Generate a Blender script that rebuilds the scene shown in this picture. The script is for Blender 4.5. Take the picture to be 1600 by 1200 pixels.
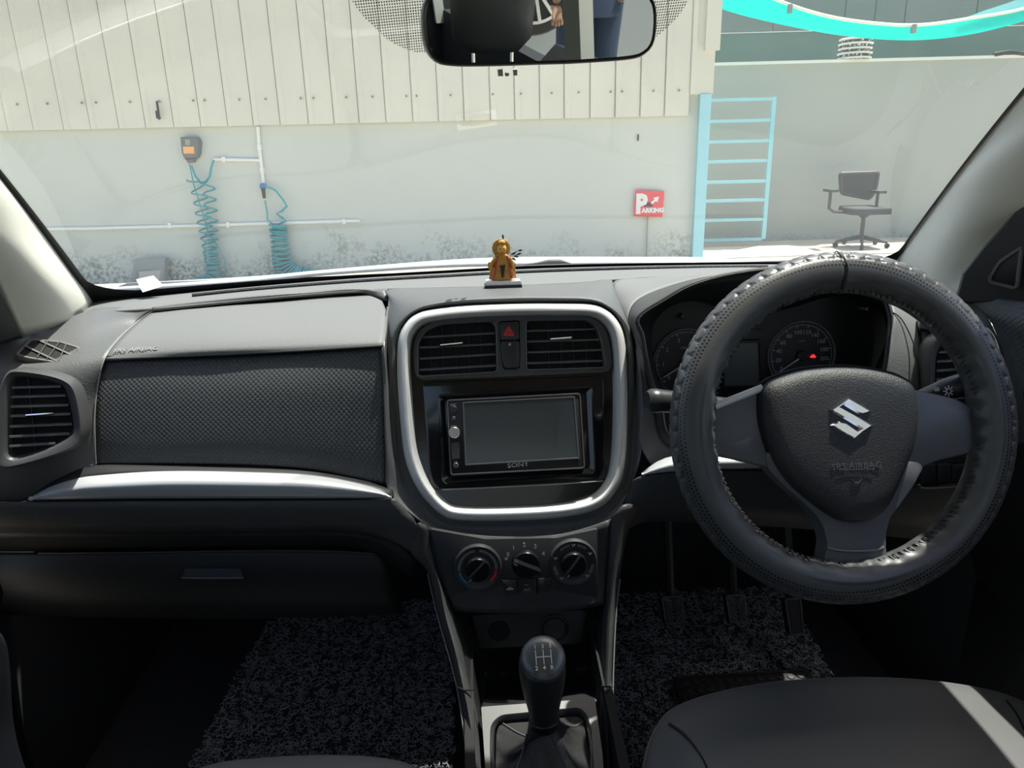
import bpy, bmesh, math, random
from mathutils import Vector, Matrix
for o in list(bpy.data.objects): bpy.data.objects.remove(o)
R_=math.radians; SC=bpy.context.scene; COL=SC.collection
# ------------------------------------------------------------------ camera, world, sun, exposure
F=1150.0; CP=Vector((-.044,0,1.25))
yaw,pit,rol=R_(3.0),R_(17.7),R_(1.5)
FW=Vector((math.sin(yaw)*math.cos(pit),math.cos(yaw)*math.cos(pit),-math.sin(pit)))
_r=Vector((math.cos(yaw),-math.sin(yaw),0)); _u=_r.cross(FW)
RT=_r*math.cos(rol)-_u*math.sin(rol); UP=_r*math.sin(rol)+_u*math.cos(rol)
cd=bpy.data.cameras.new('camera'); cd.sensor_width=36; cd.lens=36*F/1600; cd.clip_start=.02; cd.clip_end=200
co=bpy.data.objects.new('camera',cd); COL.objects.link(co)
co.matrix_world=Matrix(((RT.x,UP.x,-FW.x,CP.x),(RT.y,UP.y,-FW.y,CP.y),(RT.z,UP.z,-FW.z,CP.z),(0,0,0,1)))
SC.camera=co
w=bpy.data.worlds.new('sky'); SC.world=w; w.use_nodes=True
nt=w.node_tree; sk=nt.nodes.new('ShaderNodeTexSky'); sk.sky_type='NISHITA'; sk.sun_disc=False
SUN_EL,SUN_AZ=71.0,54.0      # azimuth to the right of the car's nose
sk.sun_elevation=R_(SUN_EL); sk.sun_rotation=R_(SUN_AZ); sk.dust_density=3.0; sk.air_density=1.2; sk.ozone_density=.6
bgn=nt.nodes['Background']; nt.links.new(sk.outputs[0],bgn.inputs[0]); bgn.inputs[1].default_value=.26
sd=bpy.data.lights.new('sun','SUN'); sd.energy=9.0; sd.angle=R_(.6); sd.color=(1,.96,.88)
so=bpy.data.objects.new('sun',sd); COL.objects.link(so)
sv=Vector((math.cos(R_(SUN_EL))*math.sin(R_(SUN_AZ)),math.cos(R_(SUN_EL))*math.cos(R_(SUN_AZ)),math.sin(R_(SUN_EL))))
so.rotation_euler=sv.to_track_quat('Z','Y').to_euler(); so.location=(3,3,8)
SC.view_settings.view_transform='Standard'; SC.view_settings.look='None'; SC.view_settings.gamma=1
SC.view_settings.use_curve_mapping=False; SC.view_settings.exposure=0.0
# ------------------------------------------------------------------ measuring helpers: where a sight line meets a real plane
def ray(px,py): return FW+RT*((px-800)/F)+UP*((600-py)/F)
def aty(px,py,Y): d=ray(px,py); return CP+d*(Y/d.y)
def atz(px,py,Z): d=ray(px,py); return CP+d*((Z-CP.z)/d.z)
def W(p):
    if isinstance(p,Vector): return p.copy()
    if len(p)==4: return atz(p[0],p[1],p[3])
    return aty(*p)
class Pl:
    def __init__(s,o,n,up=(0,0,1)):
        s.o=Vector(o); s.n=Vector(n).normalized(); s.u=Vector(up).cross(s.n).normalized(); s.v=s.n.cross(s.u)
    def hit(s,px,py,h=0):
        d=ray(px,py); t=((s.o+s.n*h-CP).dot(s.n))/d.dot(s.n); return CP+d*t
    def uv(s,px,py,h=0):
        q=s.hit(px,py,h)-s.o; return (q.dot(s.u),q.dot(s.v))
    def P(s,u,v,h=0): return s.o+s.u*u+s.v*v+s.n*h
    def uvs(s,pts,h=0): return [s.uv(*p[:2],h) for p in pts]
def plane2(pb,pt,tilt_x=0):
    a,b=W(pb),W(pt); v=b-a; v.x=0; v.normalize(); n=Vector((1,0,0)).cross(v)
    if tilt_x: n=Matrix.Rotation(R_(tilt_x),3,'Z')@n
    return Pl((a+b)/2,n)
# ------------------------------------------------------------------ curves
def cr(p0,p1,p2,p3,t):
    return .5*((2*p1)+(p2-p0)*t+(2*p0-5*p1+4*p2-p3)*t*t+(3*p1-p0-3*p2+p3)*t**3)
def resample(P,n,closed=False):
    P=[Vector(p) for p in P]; m=len(P); k=12; D=[]
    segs=m if closed else m-1
    for i in range(segs):
        if closed: a,b,c,d=P[i-1],P[i],P[(i+1)%m],P[(i+2)%m]
        else: a,b,c,d=P[max(i-1,0)],P[i],P[i+1],P[min(i+2,m-1)]
        for j in range(k): D.append(cr(a,b,c,d,j/k))
    D.append(P[0] if closed else P[-1])
    L=[0]
    for i in range(1,len(D)): L.append(L[-1]+(D[i]-D[i-1]).length)
    out=[]; tot=L[-1]; cnt=n if closed else n-1; j=0
    for i in range(n):
        s=tot*i/cnt
        while j<len(L)-2 and L[j+1]<s: j+=1
        q=(s-L[j])/max(L[j+1]-L[j],1e-9); out.append(D[j].lerp(D[j+1],min(max(q,0),1)))
    return out
def cclosed(pts,n=96): return [(p.x,p.y) for p in resample([(a,b,0) for a,b in pts],n,True)]
def rpoly(pts,r,seg=5):
    out=[]; m=len(pts)
    for i in range(m):
        p=Vector((*pts[i],0)); a=Vector((*pts[i-1],0))-p; b=Vector((*pts[(i+1)%m],0))-p
        rr=min(r,a.length*.45,b.length*.45); A=p+a.normalized()*rr; B=p+b.normalized()*rr
        for j in range(seg+1):
            t=j/seg; q=A*(1-t)**2+p*2*t*(1-t)+B*t*t; out.append((q.x,q.y))
    return out
def area(o): return sum(o[i-1][0]*o[i][1]-o[i][0]*o[i-1][1] for i in range(len(o)))/2
def ccw(o): return list(o) if area(o)>0 else list(reversed(o))
def inset(o,d):
    m=len(o); out=[]
    for i in range(m):
        a=Vector(o[i-1]); b=Vector(o[i]); c=Vector(o[(i+1)%m])
        e1=(b-a); e2=(c-b)
        if e1.length<1e-9: e1=e2
        if e2.length<1e-9: e2=e1
        e1=e1.normalized(); e2=e2.normalized()
        n=Vector((-(e1.y+e2.y),e1.x+e2.x))
        if n.length<1e-6: n=Vector((-e1.y,e1.x))
        n.normalize(); k=max(.5,n.dot(Vector((-e1.y,e1.x))))
        out.append((b.x+n.x*d/k,b.y+n.y*d/k))
    return out
# ------------------------------------------------------------------ objects
def prop(o,label=None,cat=None,group=None,kind=None):
    if label:o['label']=label
    if cat:o['category']=cat
    if group:o['group']=group
    if kind:o['kind']=kind
    return o
def empty(name,loc=(0,0,0),**k):
    o=bpy.data.objects.new(name,None); COL.objects.link(o); o.location=loc; o.empty_display_size=.02
    o['_inv']=1; del o['_inv']; return prop(o,**k)
class MB:
    def __init__(s): s.v=[]; s.f=[]; s.uv=None
    def add(s,vs,fs):
        b=len(s.v); s.v+= [Vector(p) for p in vs]; s.f+=[tuple(b+i for i in f) for f in fs]
    def box(s,c,size,M=None):
        x,y,z=[k/2 for k in size]; q=[Vector((a*x,b*y,d*z)) for a in(-1,1) for b in(-1,1) for d in(-1,1)]
        if M is not None: q=[M@p for p in q]
        s.add([Vector(c)+p for p in q],[(0,1,3,2),(4,6,7,5),(0,4,5,1),(2,3,7,6),(0,2,6,4),(1,5,7,3)])
    def obox(s,pl,u0,u1,v0,v1,h0,h1):
        s.add([pl.P(u,v,h) for u in(u0,u1) for v in(v0,v1) for h in(h0,h1)],[(0,1,3,2),(4,6,7,5),(0,4,5,1),(2,3,7,6),(0,2,6,4),(1,5,7,3)])
    def tube(s,P,r,seg=8,closed=False,cap=True):
        P=[Vector(p) for p in P]; n=len(P); rs=r if isinstance(r,(list,tuple)) else [r]*n
        T=(P[1]-P[0]).normalized(); N=T.orthogonal().normalized(); rings=[]
        for i in range(n):
            if closed: t=(P[(i+1)%n]-P[i-1])
            else: t=P[min(i+1,n-1)]-P[max(i-1,0)]
            if t.length<1e-9: t=T
            t=t.normalized(); N=(N-t*N.dot(t)).normalized(); B=t.cross(N)
            rings.append([P[i]+(N*math.cos(2*math.pi*k/seg)+B*math.sin(2*math.pi*k/seg))*rs[i] for k in range(seg)]); T=t
        s.rings(rings,closed,cap)
    def rings(s,rings,closed=False,cap=True,capa=None):
        b=len(s.v); seg=len(rings[0]); n=len(rings)
        for r in rings: s.v+=[Vector(p) for p in r]
        for i in range(n if closed else n-1):
            a=b+i*seg; c=b+((i+1)%n)*seg
            for k in range(seg): s.f.append((a+k,a+(k+1)%seg,c+(k+1)%seg,c+k))
        if cap and not closed:
            if capa!=0: s.f.append(tuple(b+k for k in reversed(range(seg))))
            s.f.append(tuple(b+(n-1)*seg+k for k in range(seg)))
    def lathe(s,o,ax,prof,seg=24,cap=True):
        ax=Vector(ax).normalized(); N=ax.orthogonal().normalized(); B=ax.cross(N); o=Vector(o)
        s.rings([[o+ax*h+(N*math.cos(2*math.pi*k/seg)+B*math.sin(2*math.pi*k/seg))*r for k in range(seg)] for r,h in prof],False,cap)
    def prism(s,pl,out,h0,h1,bev=0):
        o=ccw(out)
        R=[[pl.P(u,v,h0) for u,v in o],[pl.P(u,v,h1-bev) for u,v in o]]
        if bev: R+=[[pl.P(u,v,h1-bev*.3) for u,v in inset(o,bev*.35)],[pl.P(u,v,h1) for u,v in inset(o,bev)]]
        s.rings(R)
    def frame(s,pl,out,prof):   # closed band of (inset,height)
        o=ccw(out); s.rings([[pl.P(u,v,h) for u,v in inset(o,d)] for d,h in prof],cap=False)
    def grid(s,rows):
        b=len(s.v); m=len(rows[0])
        for r in rows: s.v+=[Vector(p) for p in r]
        for i in range(len(rows)-1):
            for k in range(m-1): a=b+i*m+k; s.f.append((a,a+m,a+m+1,a+1))
    def build(s,name,mat,parent=None,smooth=True,angle=40,normals=True,**k):
        me=bpy.data.meshes.new(name); me.from_pydata([tuple(p) for p in s.v],[],s.f); me.validate()
        if normals:
            bm=bmesh.new(); bm.from_mesh(me); bmesh.ops.remove_doubles(bm,verts=bm.verts,dist=1e-6); bmesh.ops.recalc_face_normals(bm,faces=bm.faces); bm.to_mesh(me); bm.free()
        me.materials.append(mat)
        if smooth:
            me.shade_smooth()
            if angle<180: me.set_sharp_from_angle(angle=R_(angle))
        o=bpy.data.objects.new(name,me); COL.objects.link(o)
        if parent is not None:
            o.parent=parent; q=parent; off=Vector((0,0,0))
            while q is not None: off+=q.location; q=q.parent
            me.transform(Matrix.Translation(-off))
        return prop(o,**k)
def loft_rows(curves,nu,nv):
    C=[resample([W(p) for p in c],nu) for c in curves]
    m=len(C)
    if m==2: return [[C[0][k].lerp(C[1][k],j/nv) for k in range(nu)] for j in range(nv+1)]
    rows=[]
    for i in range(m-1):
        for j in range(nv if i<m-2 else nv+1):
            t=j/nv
            rows.append([cr(C[max(i-1,0)][k],C[i][k],C[i+1][k],C[min(i+2,m-1)][k],t) for k in range(nu)])
    return rows
def loft(name,curves,mat,parent=None,nu=40,nv=6,thick=.004,**k):
    RW=loft_rows(curves,nu,nv); m=MB(); m.grid(RW); o=m.build(name,mat,parent,angle=60,normals=False,**k)
    uvm=o.data.uv_layers.new(name='UVMap'); nc=len(RW[0]); mid=nc//2; cu=[0]; cv=[0]
    for i in range(1,nc): cu.append(cu[-1]+(RW[len(RW)//2][i]-RW[len(RW)//2][i-1]).length)
    for j in range(1,len(RW)): cv.append(cv[-1]+(RW[j][mid]-RW[j-1][mid]).length)
    for lp in o.data.loops: uvm.data[lp.index].uv=(cu[lp.vertex_index%nc],cv[lp.vertex_index//nc])
    # face the cabin (camera side)
    me=o.data; c=sum((v.co for v in me.vertices),Vector())/len(me.vertices)
    nn=sum((p.normal*p.area for p in me.polygons),Vector())
    off=Vector((0,0,0)); q=parent
    while q is not None: off+=q.location; q=q.parent
    if nn.dot(CP-(c+off))<0: me.flip_normals()
    if thick:
        s=o.modifiers.new('thickness','SOLIDIFY'); s.thickness=thick; s.offset=-1
    return o
def ringloft(name,curves,mat,parent=None,n=120,nv=5,thick=.003,**k):
    C=[resample([W(p) for p in c],n,True) for c in curves]
    # align starts by nearest point to the first curve
    for i in range(1,len(C)):
        ref=C[i-1]; K=list(reversed(C[i]))
        f_=lambda Q:min(sum((Q[(s+j)%n]-ref[j]).length for j in range(0,n,6)) for s in range(0,n,3))
        if f_(K)<f_(C[i]): C[i]=K
        best=min(range(n),key=lambda s:sum((C[i][(s+j)%n]-ref[j]).length for j in range(0,n,6)))
        C[i]=C[i][best:]+C[i][:best]
    m=MB(); rows=[]; M=len(C)
    for i in range(M-1):
        for j in range(nv if i<M-2 else nv+1):
            rows.append([cr(C[max(i-1,0)][q],C[i][q],C[i+1][q],C[min(i+2,M-1)][q],j/nv) for q in range(n)])
    m.rings(rows,cap=False); o=m.build(name,mat,parent,angle=60,normals=False,**k)
    me=o.data; off=Vector((0,0,0)); q=parent
    while q is not None: off+=q.location; q=q.parent
    tot=sum(p.area*p.normal.dot((CP-(p.center+off)).normalized()) for p in me.polygons)
    if tot<0: me.flip_normals()
    if thick:
        s=o.modifiers.new('thickness','SOLIDIFY'); s.thickness=thick; s.offset=-1
    return o
def copy(o,parent=None,loc=None,label=None):
    c=o.copy(); COL.objects.link(c)
    if parent is not None: c.parent=parent
    if loc is not None: c.location=loc
    if label: c['label']=label
    for ch in [x for x in bpy.data.objects if x.parent==o]: copy(ch,c)
    return c
def text(name,s,pl,u,v,size,h,mat,parent,rot=0,ext=.0003,bold=0,align='CENTER',sx=1,shear=0):
    cu=bpy.data.curves.new(name,'FONT'); cu.body=s; cu.size=size; cu.extrude=ext; cu.offset=bold; cu.align_x=align; cu.align_y='CENTER'; cu.resolution_u=2; cu.shear=shear
    t=bpy.data.objects.new(name,cu); COL.objects.link(t)
    M=Matrix(((pl.u.x,pl.v.x,pl.n.x),(pl.u.y,pl.v.y,pl.n.y),(pl.u.z,pl.v.z,pl.n.z)))@Matrix.Rotation(rot,3,'Z')@Matrix.Diagonal((sx,1,1))
    me=bpy.data.meshes.new_from_object(t); bpy.data.objects.remove(t); bpy.data.curves.remove(cu)
    me.transform(Matrix.Translation(pl.P(u,v,h))@M.to_4x4())
    me.materials.clear(); me.materials.append(mat); o=bpy.data.objects.new(name,me); COL.objects.link(o)
    if parent is not None:
        o.parent=parent; q=parent; off=Vector((0,0,0))
        while q is not None: off+=q.location; q=q.parent
        me.transform(Matrix.Translation(-off))
    return o
# ------------------------------------------------------------------ materials
def mat(name,col,rough=.5,metal=0,bump=None,spec=.5,noise=None,coat=0,emit=None,aniso=None):
    m=bpy.data.materials.new(name); m.use_nodes=True; N=m.node_tree.nodes; L=m.node_tree.links; b=N['Principled BSDF']
    b.inputs['Base Color'].default_value=(*col,1); b.inputs['Roughness'].default_value=rough; b.inputs['Metallic'].default_value=metal
    b.inputs['Specular IOR Level'].default_value=spec; b.inputs['Coat Weight'].default_value=coat; b.inputs['Coat Roughness'].default_value=.05
    tc=N.new('ShaderNodeTexCoord')
    if emit: b.inputs['Emission Color'].default_value=(*emit[:3],1); b.inputs['Emission Strength'].default_value=emit[3]
    if noise:   # (scale, col2, lo, hi)
        n=N.new('ShaderNodeTexNoise'); n.inputs['Scale'].default_value=noise[0]; n.inputs['Detail'].default_value=6
        r=N.new('ShaderNodeValToRGB'); r.color_ramp.elements[0].position=noise[2]; r.color_ramp.elements[1].position=noise[3]
        r.color_ramp.elements[0].color=(*col,1); r.color_ramp.elements[1].color=(*noise[1],1)
        L.new(tc.outputs['Object'],n.inputs['Vector']); L.new(n.outputs[0],r.inputs[0]); L.new(r.outputs[0],b.inputs['Base Color'])
    if bump:    # (kind, scale, strength, dist)
        if bump[0]=='v': t=N.new('ShaderNodeTexVoronoi'); t.feature='F1'; t.inputs['Randomness'].default_value=.75; out=t.outputs['Distance']
        elif bump[0]=='e': t=N.new('ShaderNodeTexVoronoi'); t.feature='DISTANCE_TO_EDGE'; out=t.outputs['Distance']
        elif bump[0]=='u': t=N.new('ShaderNodeTexVoronoi'); t.feature='F1'; t.inputs['Randomness'].default_value=.0; out=t.outputs['Distance']
        else: t=N.new('ShaderNodeTexNoise'); t.inputs['Detail'].default_value=5; out=t.outputs[0]
        t.inputs['Scale'].default_value=bump[1]
        if bump[0]=='u':
            mp=N.new('ShaderNodeMapping'); mp.inputs['Rotation'].default_value=(0,0,R_(45)); L.new(tc.outputs['UV'],mp.inputs[0]); L.new(mp.outputs[0],t.inputs['Vector'])
        else: L.new(tc.outputs['Object'],t.inputs['Vector'])
        bp=N.new('ShaderNodeBump'); bp.inputs['Strength'].default_value=bump[2]; bp.inputs['Distance'].default_value=bump[3]
        L.new(out,bp.inputs['Height']); L.new(bp.outputs[0],b.inputs['Normal'])
    return m
DASH=mat('grained_dash_plastic',(.105,.11,.11),.5,bump=('v',420,.3,.0008),spec=.5)
DASHTOP=mat('grained_dash_top',(.15,.155,.153),.62,bump=('v',420,.25,.0007),spec=.5)
TEX=mat('dimpled_dash_plastic',(.062,.066,.069),.42,bump=('u',210,.9,.0013),spec=.5)
LOWP=mat('leather_grain_plastic',(.055,.058,.06),.5,bump=('n',420,.5,.001))
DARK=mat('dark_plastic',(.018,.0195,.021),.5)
BLACK=mat('black_plastic',(.01,.0105,.012),.4)
VOID=mat('vent_interior',(.003,.003,.0035),.8)
GLOSS=mat('gloss_black_panel',(.006,.0065,.008),.16,coat=.3)
SLAT=mat('slat_plastic',(.11,.11,.112),.28)
SATIN=mat('satin_silver_paint',(.74,.745,.73),.38,metal=.15)
SATIN2=mat('silver_trim_paint',(.62,.64,.65),.3,metal=.35)
CHROME=mat('chrome',(.85,.85,.86),.07,metal=1)
BEZEL=mat('grey_vent_surround',(.07,.072,.072),.4)
SCREEN=mat('screen_glass',(.028,.04,.05),.22,coat=.6)
LCD=mat('lcd_panel',(.10,.115,.11),.3,coat=.4)
RUB=mat('airbag_cover_plastic',(.03,.031,.032),.42,bump=('n',700,.8,.0012),spec=.55)
SPOKE=mat('smooth_spoke_plastic',(.12,.126,.135),.38)
SEATL=mat('black_leatherette',(.085,.089,.09),.45,bump=('v',700,.15,.0006),spec=.6)
SEATG=mat('grey_leatherette',(.3,.31,.3),.5,bump=('v',520,.35,.001))
WHITE=mat('white_print',(.75,.76,.76),.6)
WHITE2=mat('grey_print',(.4,.41,.42),.6)
REDP=mat('red_print',(.75,.03,.03),.5)
BLUEP=mat('blue_print',(.02,.25,.5),.5)
LAMP=mat('red_warning_lamp',(.4,.01,.01),.5,emit=(1,.03,.04,1.2))
PILLAR=mat('beige_pillar_trim',(.62,.62,.54),.75,bump=('n',500,.3,.0006))
HEAD=mat('headliner_cloth',(.36,.35,.31),.9,bump=('n',600,.4,.0006))
CARPET=mat('black_carpet',(.035,.037,.04),.95,bump=('n',500,1,.003))
COIL=mat('black_coil_vinyl',(.32,.35,.37),.38)
CAR=mat('white_car_paint',(.8,.81,.8),.25,coat=.5)
RUBBER=mat('black_rubber',(.015,.015,.016),.6)
# ================================================================== OUTSIDE
Hh=Vector((math.sin(yaw),math.cos(yaw),0))
def facing(D): return Pl((CP.x+Hh.x*D,CP.y+Hh.y*D,0),-Hh)
def wallmat(name,col,dirt,ztop,streak=True):
    m=mat(name,col,.85,bump=('n',9,.25,.01)); N=m.node_tree.nodes; L=m.node_tree.links; b=N['Principled BSDF']
    tc=N.new('ShaderNodeTexCoord'); sx=N.new('ShaderNodeSeparateXYZ'); L.new(tc.outputs['Object'],sx.inputs[0])
    mr=N.new('ShaderNodeMapRange'); mr.inputs['From Min'].default_value=ztop; mr.inputs['From Max'].default_value=0.0; L.new(sx.outputs['Z'],mr.inputs[0])
    n=N.new('ShaderNodeTexNoise'); n.inputs['Scale'].default_value=2.2; n.inputs['Detail'].default_value=10; n.inputs['Roughness'].default_value=.72; L.new(tc.outputs['Object'],n.inputs['Vector'])
    a=N.new('ShaderNodeMath'); a.operation='MULTIPLY_ADD'; L.new(mr.outputs[0],a.inputs[0]); a.inputs[1].default_value=.5; L.new(n.outputs[0],a.inputs[2])
    r=N.new('ShaderNodeMapRange'); r.inputs['From Min'].default_value=.78; r.inputs['From Max'].default_value=1.02; L.new(a.outputs[0],r.inputs[0])
    n2=N.new('ShaderNodeTexNoise'); n2.inputs['Scale'].default_value=28; n2.inputs['Detail'].default_value=6; L.new(tc.outputs['Object'],n2.inputs['Vector'])
    r2=N.new('ShaderNodeMapRange'); r2.inputs['From Min'].default_value=.4; r2.inputs['From Max'].default_value=.62; L.new(n2.outputs[0],r2.inputs[0])
    mm=N.new('ShaderNodeMath'); mm.operation='MULTIPLY'; L.new(r.outputs[0],mm.inputs[0]); L.new(r2.outputs[0],mm.inputs[1])
    n3=N.new('ShaderNodeTexNoise'); n3.inputs['Scale'].default_value=1.1; n3.inputs['Detail'].default_value=3; L.new(tc.outputs['Object'],n3.inputs['Vector'])
    mx0=N.new('ShaderNodeMix'); mx0.data_type='RGBA'; L.new(n3.outputs[0],mx0.inputs['Factor']); mx0.inputs['A'].default_value=(*col,1); mx0.inputs['B'].default_value=(*[c*.9 for c in col],1)
    mx=N.new('ShaderNodeMix'); mx.data_type='RGBA'; L.new(mm.outputs[0],mx.inputs['Factor']); L.new(mx0.outputs['Result'],mx.inputs['A']); mx.inputs['B'].default_value=(*dirt,1)
    L.new(mx.outputs['Result'],b.inputs['Base Color']); return m
WALLM=wallmat('painted_masonry',(.60,.63,.57),(.17,.20,.17),.8)
FARM=wallmat('grey_painted_wall',(.43,.45,.41),(.30,.31,.28),.25)
CLAD=mat('cream_steel_sheet',(.68,.66,.55),.5,noise=(1.3,(.62,.61,.52),.3,.8))
GRD=mat('concrete_yard',(.55,.50,.40),.9,bump=('n',12,.3,.01),noise=(1.6,(.46,.42,.34),.35,.7))
GREEN=mat('green_panel_paint',(.13,.25,.19),.35,noise=(1.1,(.19,.29,.24),.3,.7))
GREEN2=mat('grey_green_panel',(.20,.29,.25),.35,noise=(.8,(.26,.31,.28),.3,.7))
PIPE=mat('grey_conduit',(.8,.8,.76),.5); PALE=mat('white_capping',(.78,.78,.72),.6)
BLUE=mat('pale_blue_gate_paint',(.30,.62,.70),.5,noise=(3,(.36,.66,.72),.3,.7))
HOSE=mat('teal_coil_hose',(.03,.32,.36),.35); BOXD=mat('inflator_housing',(.14,.15,.15),.5); ORG=mat('orange_sticker',(.85,.42,.16),.6)
BOARD=mat('grey_board',(.27,.29,.29),.6)
D1=7.8; w1=facing(D1); w1c=facing(D1-.06); D2=9.9; w2=facing(D2)
m=MB(); m.obox(Pl((0,14,0),(0,0,1),(0,1,0)),-16,16,-22,12,-.1,0); m.build('ground',GRD,smooth=False,kind='structure',label='sunlit concrete yard floor around the parked car')
um,_=w1.uv(1088,280,.08)
m=MB(); m.obox(w1,-9,um,0,3.9,-.25,0); m.build('wall_front',WALLM,smooth=False,kind='structure',label='pale painted masonry wall with mould stains along its foot')
m=MB(); m.obox(w2,0.5,9.5,0,w2.uv(1340,97)[1],-.2,0); fw_=m.build('wall_back',FARM,smooth=False,kind='structure',label='grey painted boundary wall behind the gate and office chair')
zc=w2.uv(1340,97)[1]
m=MB(); m.obox(w2,.5,9.5,zc,zc+.035,-.22,.02); m.build('wall_capping',PALE,fw_,smooth=False)
# cladding sheets, each with its own rib
xs=[-75,-30,14,54,101,143,187,229,273,315,357,397,439,483,523,562,604,646,686,726,767,805,844,882,922,961,1000,1038,1076,1113]
cl=empty('metal_cladding',w1c.P(-2,2.5),label='cream ribbed metal cladding covering the upper half of the near wall',cat='cladding')
def yb(x): return 205-(x/1090)*24.5
us=[w1c.uv(x,yb(x))[0] for x in xs]
for i in range(len(xs)-1):
    u0,u1=us[i],us[i+1]; v0=w1c.uv(xs[i],yb(xs[i]))[1]; v0b=w1c.uv(xs[i+1],yb(xs[i+1]))[1]
    if i==len(xs)-2: v0=v0b=w1c.uv(1100,147)[1]
    top=3.95; rw=.045; rh=.016
    prof=[(u0,0),(u0+.004,rh),(u0+rw,rh),(u0+rw+.02,0),(u0+(u1-u0)*.5,.0),(u1-.010,0),(u1-.008,-.010),(u1-.001,-.010)]
    m=MB(); a=[w1c.P(u,v0,h) for u,h in prof]; b=[w1c.P(u,top,h) for u,h in prof]
    m.grid([a,b]); m.grid([[w1c.P(u,v0,-.05) for u,h in prof],a])
    m.build('panel',CLAD,cl,smooth=False)
sm=MB(); sm.lathe((0,0,0),-Hh,[(.012,0),(.012,.008),(.006,.012)],6); scm=None
for x in [27,74,128,150,203,249,302,320,374,415,470,490,541,582,635,651,704,770,814,862,904,954,972,1021,1061]:
    y=163-(x-27)*.021
    p=w1c.hit(x,y,.012)
    if scm is None: scm=sm.build('screw',mat('dull_screw',(.25,.25,.2),.5),cl); base=scm; scm.location=p-cl.location
    else:
        c=scm.copy(); COL.objects.link(c); c.location=p-cl.location
# the mesh was shifted for its parent, undo so that location alone places each screw
scm.data.transform(Matrix.Translation(cl.location))
# corner flashing above the gate post
m=MB(); u0=w1c.uv(1100,100)[0]; m.obox(w1c,w1c.uv(1104,40,.05)[0],w1c.uv(1127,40,.05)[0],w1c.uv(1120,78,.05)[1],3.95,.0,.05); m.build('corner_flashing',CLAD,cl,smooth=False)
# upper green panels beyond the far wall
w3=facing(11.6); gp=empty('green_panel_screen',w3.P(4,3),label='green and grey panelled screen rising behind the boundary wall',cat='screen')
ul=w3.uv(1000,44)[0]; vy=w3.uv(1320,46)[1]; vb=w3.uv(1320,110)[1]
m=MB(); m.obox(w3,ul,ul+8.5,vb-1.2,vy-.012,-.05,0); m.build('lower_band',GREEN,gp,smooth=False)
pu=[ul]+[w3.uv(x,20)[0] for x in (1209,1320,1367,1414,1525)]+[w3.uv(1640,20)[0],w3.uv(1760,20)[0],ul+8.5]
for i in range(len(pu)-1):
    m=MB(); m.obox(w3,pu[i]+.008,pu[i+1]-.008,vy,vy+2.4,-.05,.01); m.build('panel',GREEN2,gp,smooth=False)
# cyan round band
w4=facing(9.0)
CY=mat('cyan_translucent_sheet',(.0,.88,.80),.35,emit=None); CYL=mat('pale_cyan_sheet',(.30,.78,.78),.4)
N=CY.node_tree.nodes; L=CY.node_tree.links
tr=N.new('ShaderNodeBsdfTranslucent'); tr.inputs[0].default_value=(0,1,.93,1); mx=N.new('ShaderNodeMixShader'); mx.inputs[0].default_value=.7
L.new(N['Principled BSDF'].outputs[0],mx.inputs[1]); L.new(tr.outputs[0],mx.inputs[2]); L.new(mx.outputs[0],N['Material Output'].inputs[0])
ca=empty('round_canopy_band',w4.P(5,3.2),label='bright cyan curved band of a round canopy high above the boundary wall',cat='canopy')
outp=[(960,-60),(1040,-22),(1128,14),(1220,38),(1320,56),(1420,63),(1510,55),(1600,33),(1690,0),(1760,-40)]
inp=[(1060,-80),(1130,-40),(1213,0),(1290,25),(1370,37),(1440,39),(1520,28),(1600,13),(1680,-20),(1730,-60)]
A=[w4.hit(*p) for p in outp]; B=[w4.hit(*p) for p in inp]; A=resample(A,48); B=resample(B,48)
m=MB(); m.rings([[A[i],B[i],B[i]+Hh*.012,A[i]+Hh*.012] for i in range(48)]); m.build('band',CY,ca,angle=30)
m=MB(); m.tube([p-Hh*.01 for p in B],.018,6); m.build('edge_rail',PALE,ca)
m=MB(); C=[w4.hit(*p) for p in [(1500,31),(1540,16),(1580,3),(1620,-12)]]; E_=[w4.hit(*p) for p in [(1500,32),(1545,25),(1600,14),(1640,2)]]
m.rings([[C[i]+Hh*.03,E_[i]+Hh*.03,E_[i]+Hh*.04,C[i]+Hh*.04] for i in range(4)]); m.build('inner_sheet',CYL,ca,smooth=False)
for x,y in ((1233,12),(1426,43)):
    u,v=w4.uv(x,y); m=MB(); m.obox(w4,u-.02,u+.02,v-.06,v+.03,.0,.05); m.build('bracket',BOARD,ca,smooth=False)
# wound wire drum on the wall top
u,v=w2.uv(1339,97); rd=(w2.uv(1365,90)[0]-w2.uv(1313,90)[0])/2; v=zc+.035; ht=w2.uv(1339,66)[1]-zc
dr=empty('wire_coil_drum',w2.P(u,v,-.09),label='short round stack of dark speckled coils standing on the boundary wall top',cat='coil')
SPK=mat('speckled_wire',(.05,.05,.045),.6,noise=(38,(.8,.8,.75),.52,.66)); O=w2.P(u,v,-.09)
m=MB(); m.lathe(O,(0,0,1),[(rd*.86,0),(rd*.86,ht)],28); m.build('core',SPK,dr)
for k in range(5):
    m=MB(); z=ht*(.02+.24*k); m.lathe(O+Vector((0,0,z)),(0,0,1),[(rd*.88,0),(rd*(.96+.03*(k%2)),.006),(rd*(.96+.03*(k%2)),.018),(rd*.88,.024)],28,False); m.build('ring',PALE,dr)
m=MB(); m.tube([w2.hit(x,y,.0)+Vector((0,0,.03)) for x,y in ((1552,90),(1575,86),(1600,89),(1640,86),(1690,88))],.03,8); m.build('bundled_cable',BLACK,label='black cable bundle lying on top of the boundary wall',cat='cable')
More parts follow.
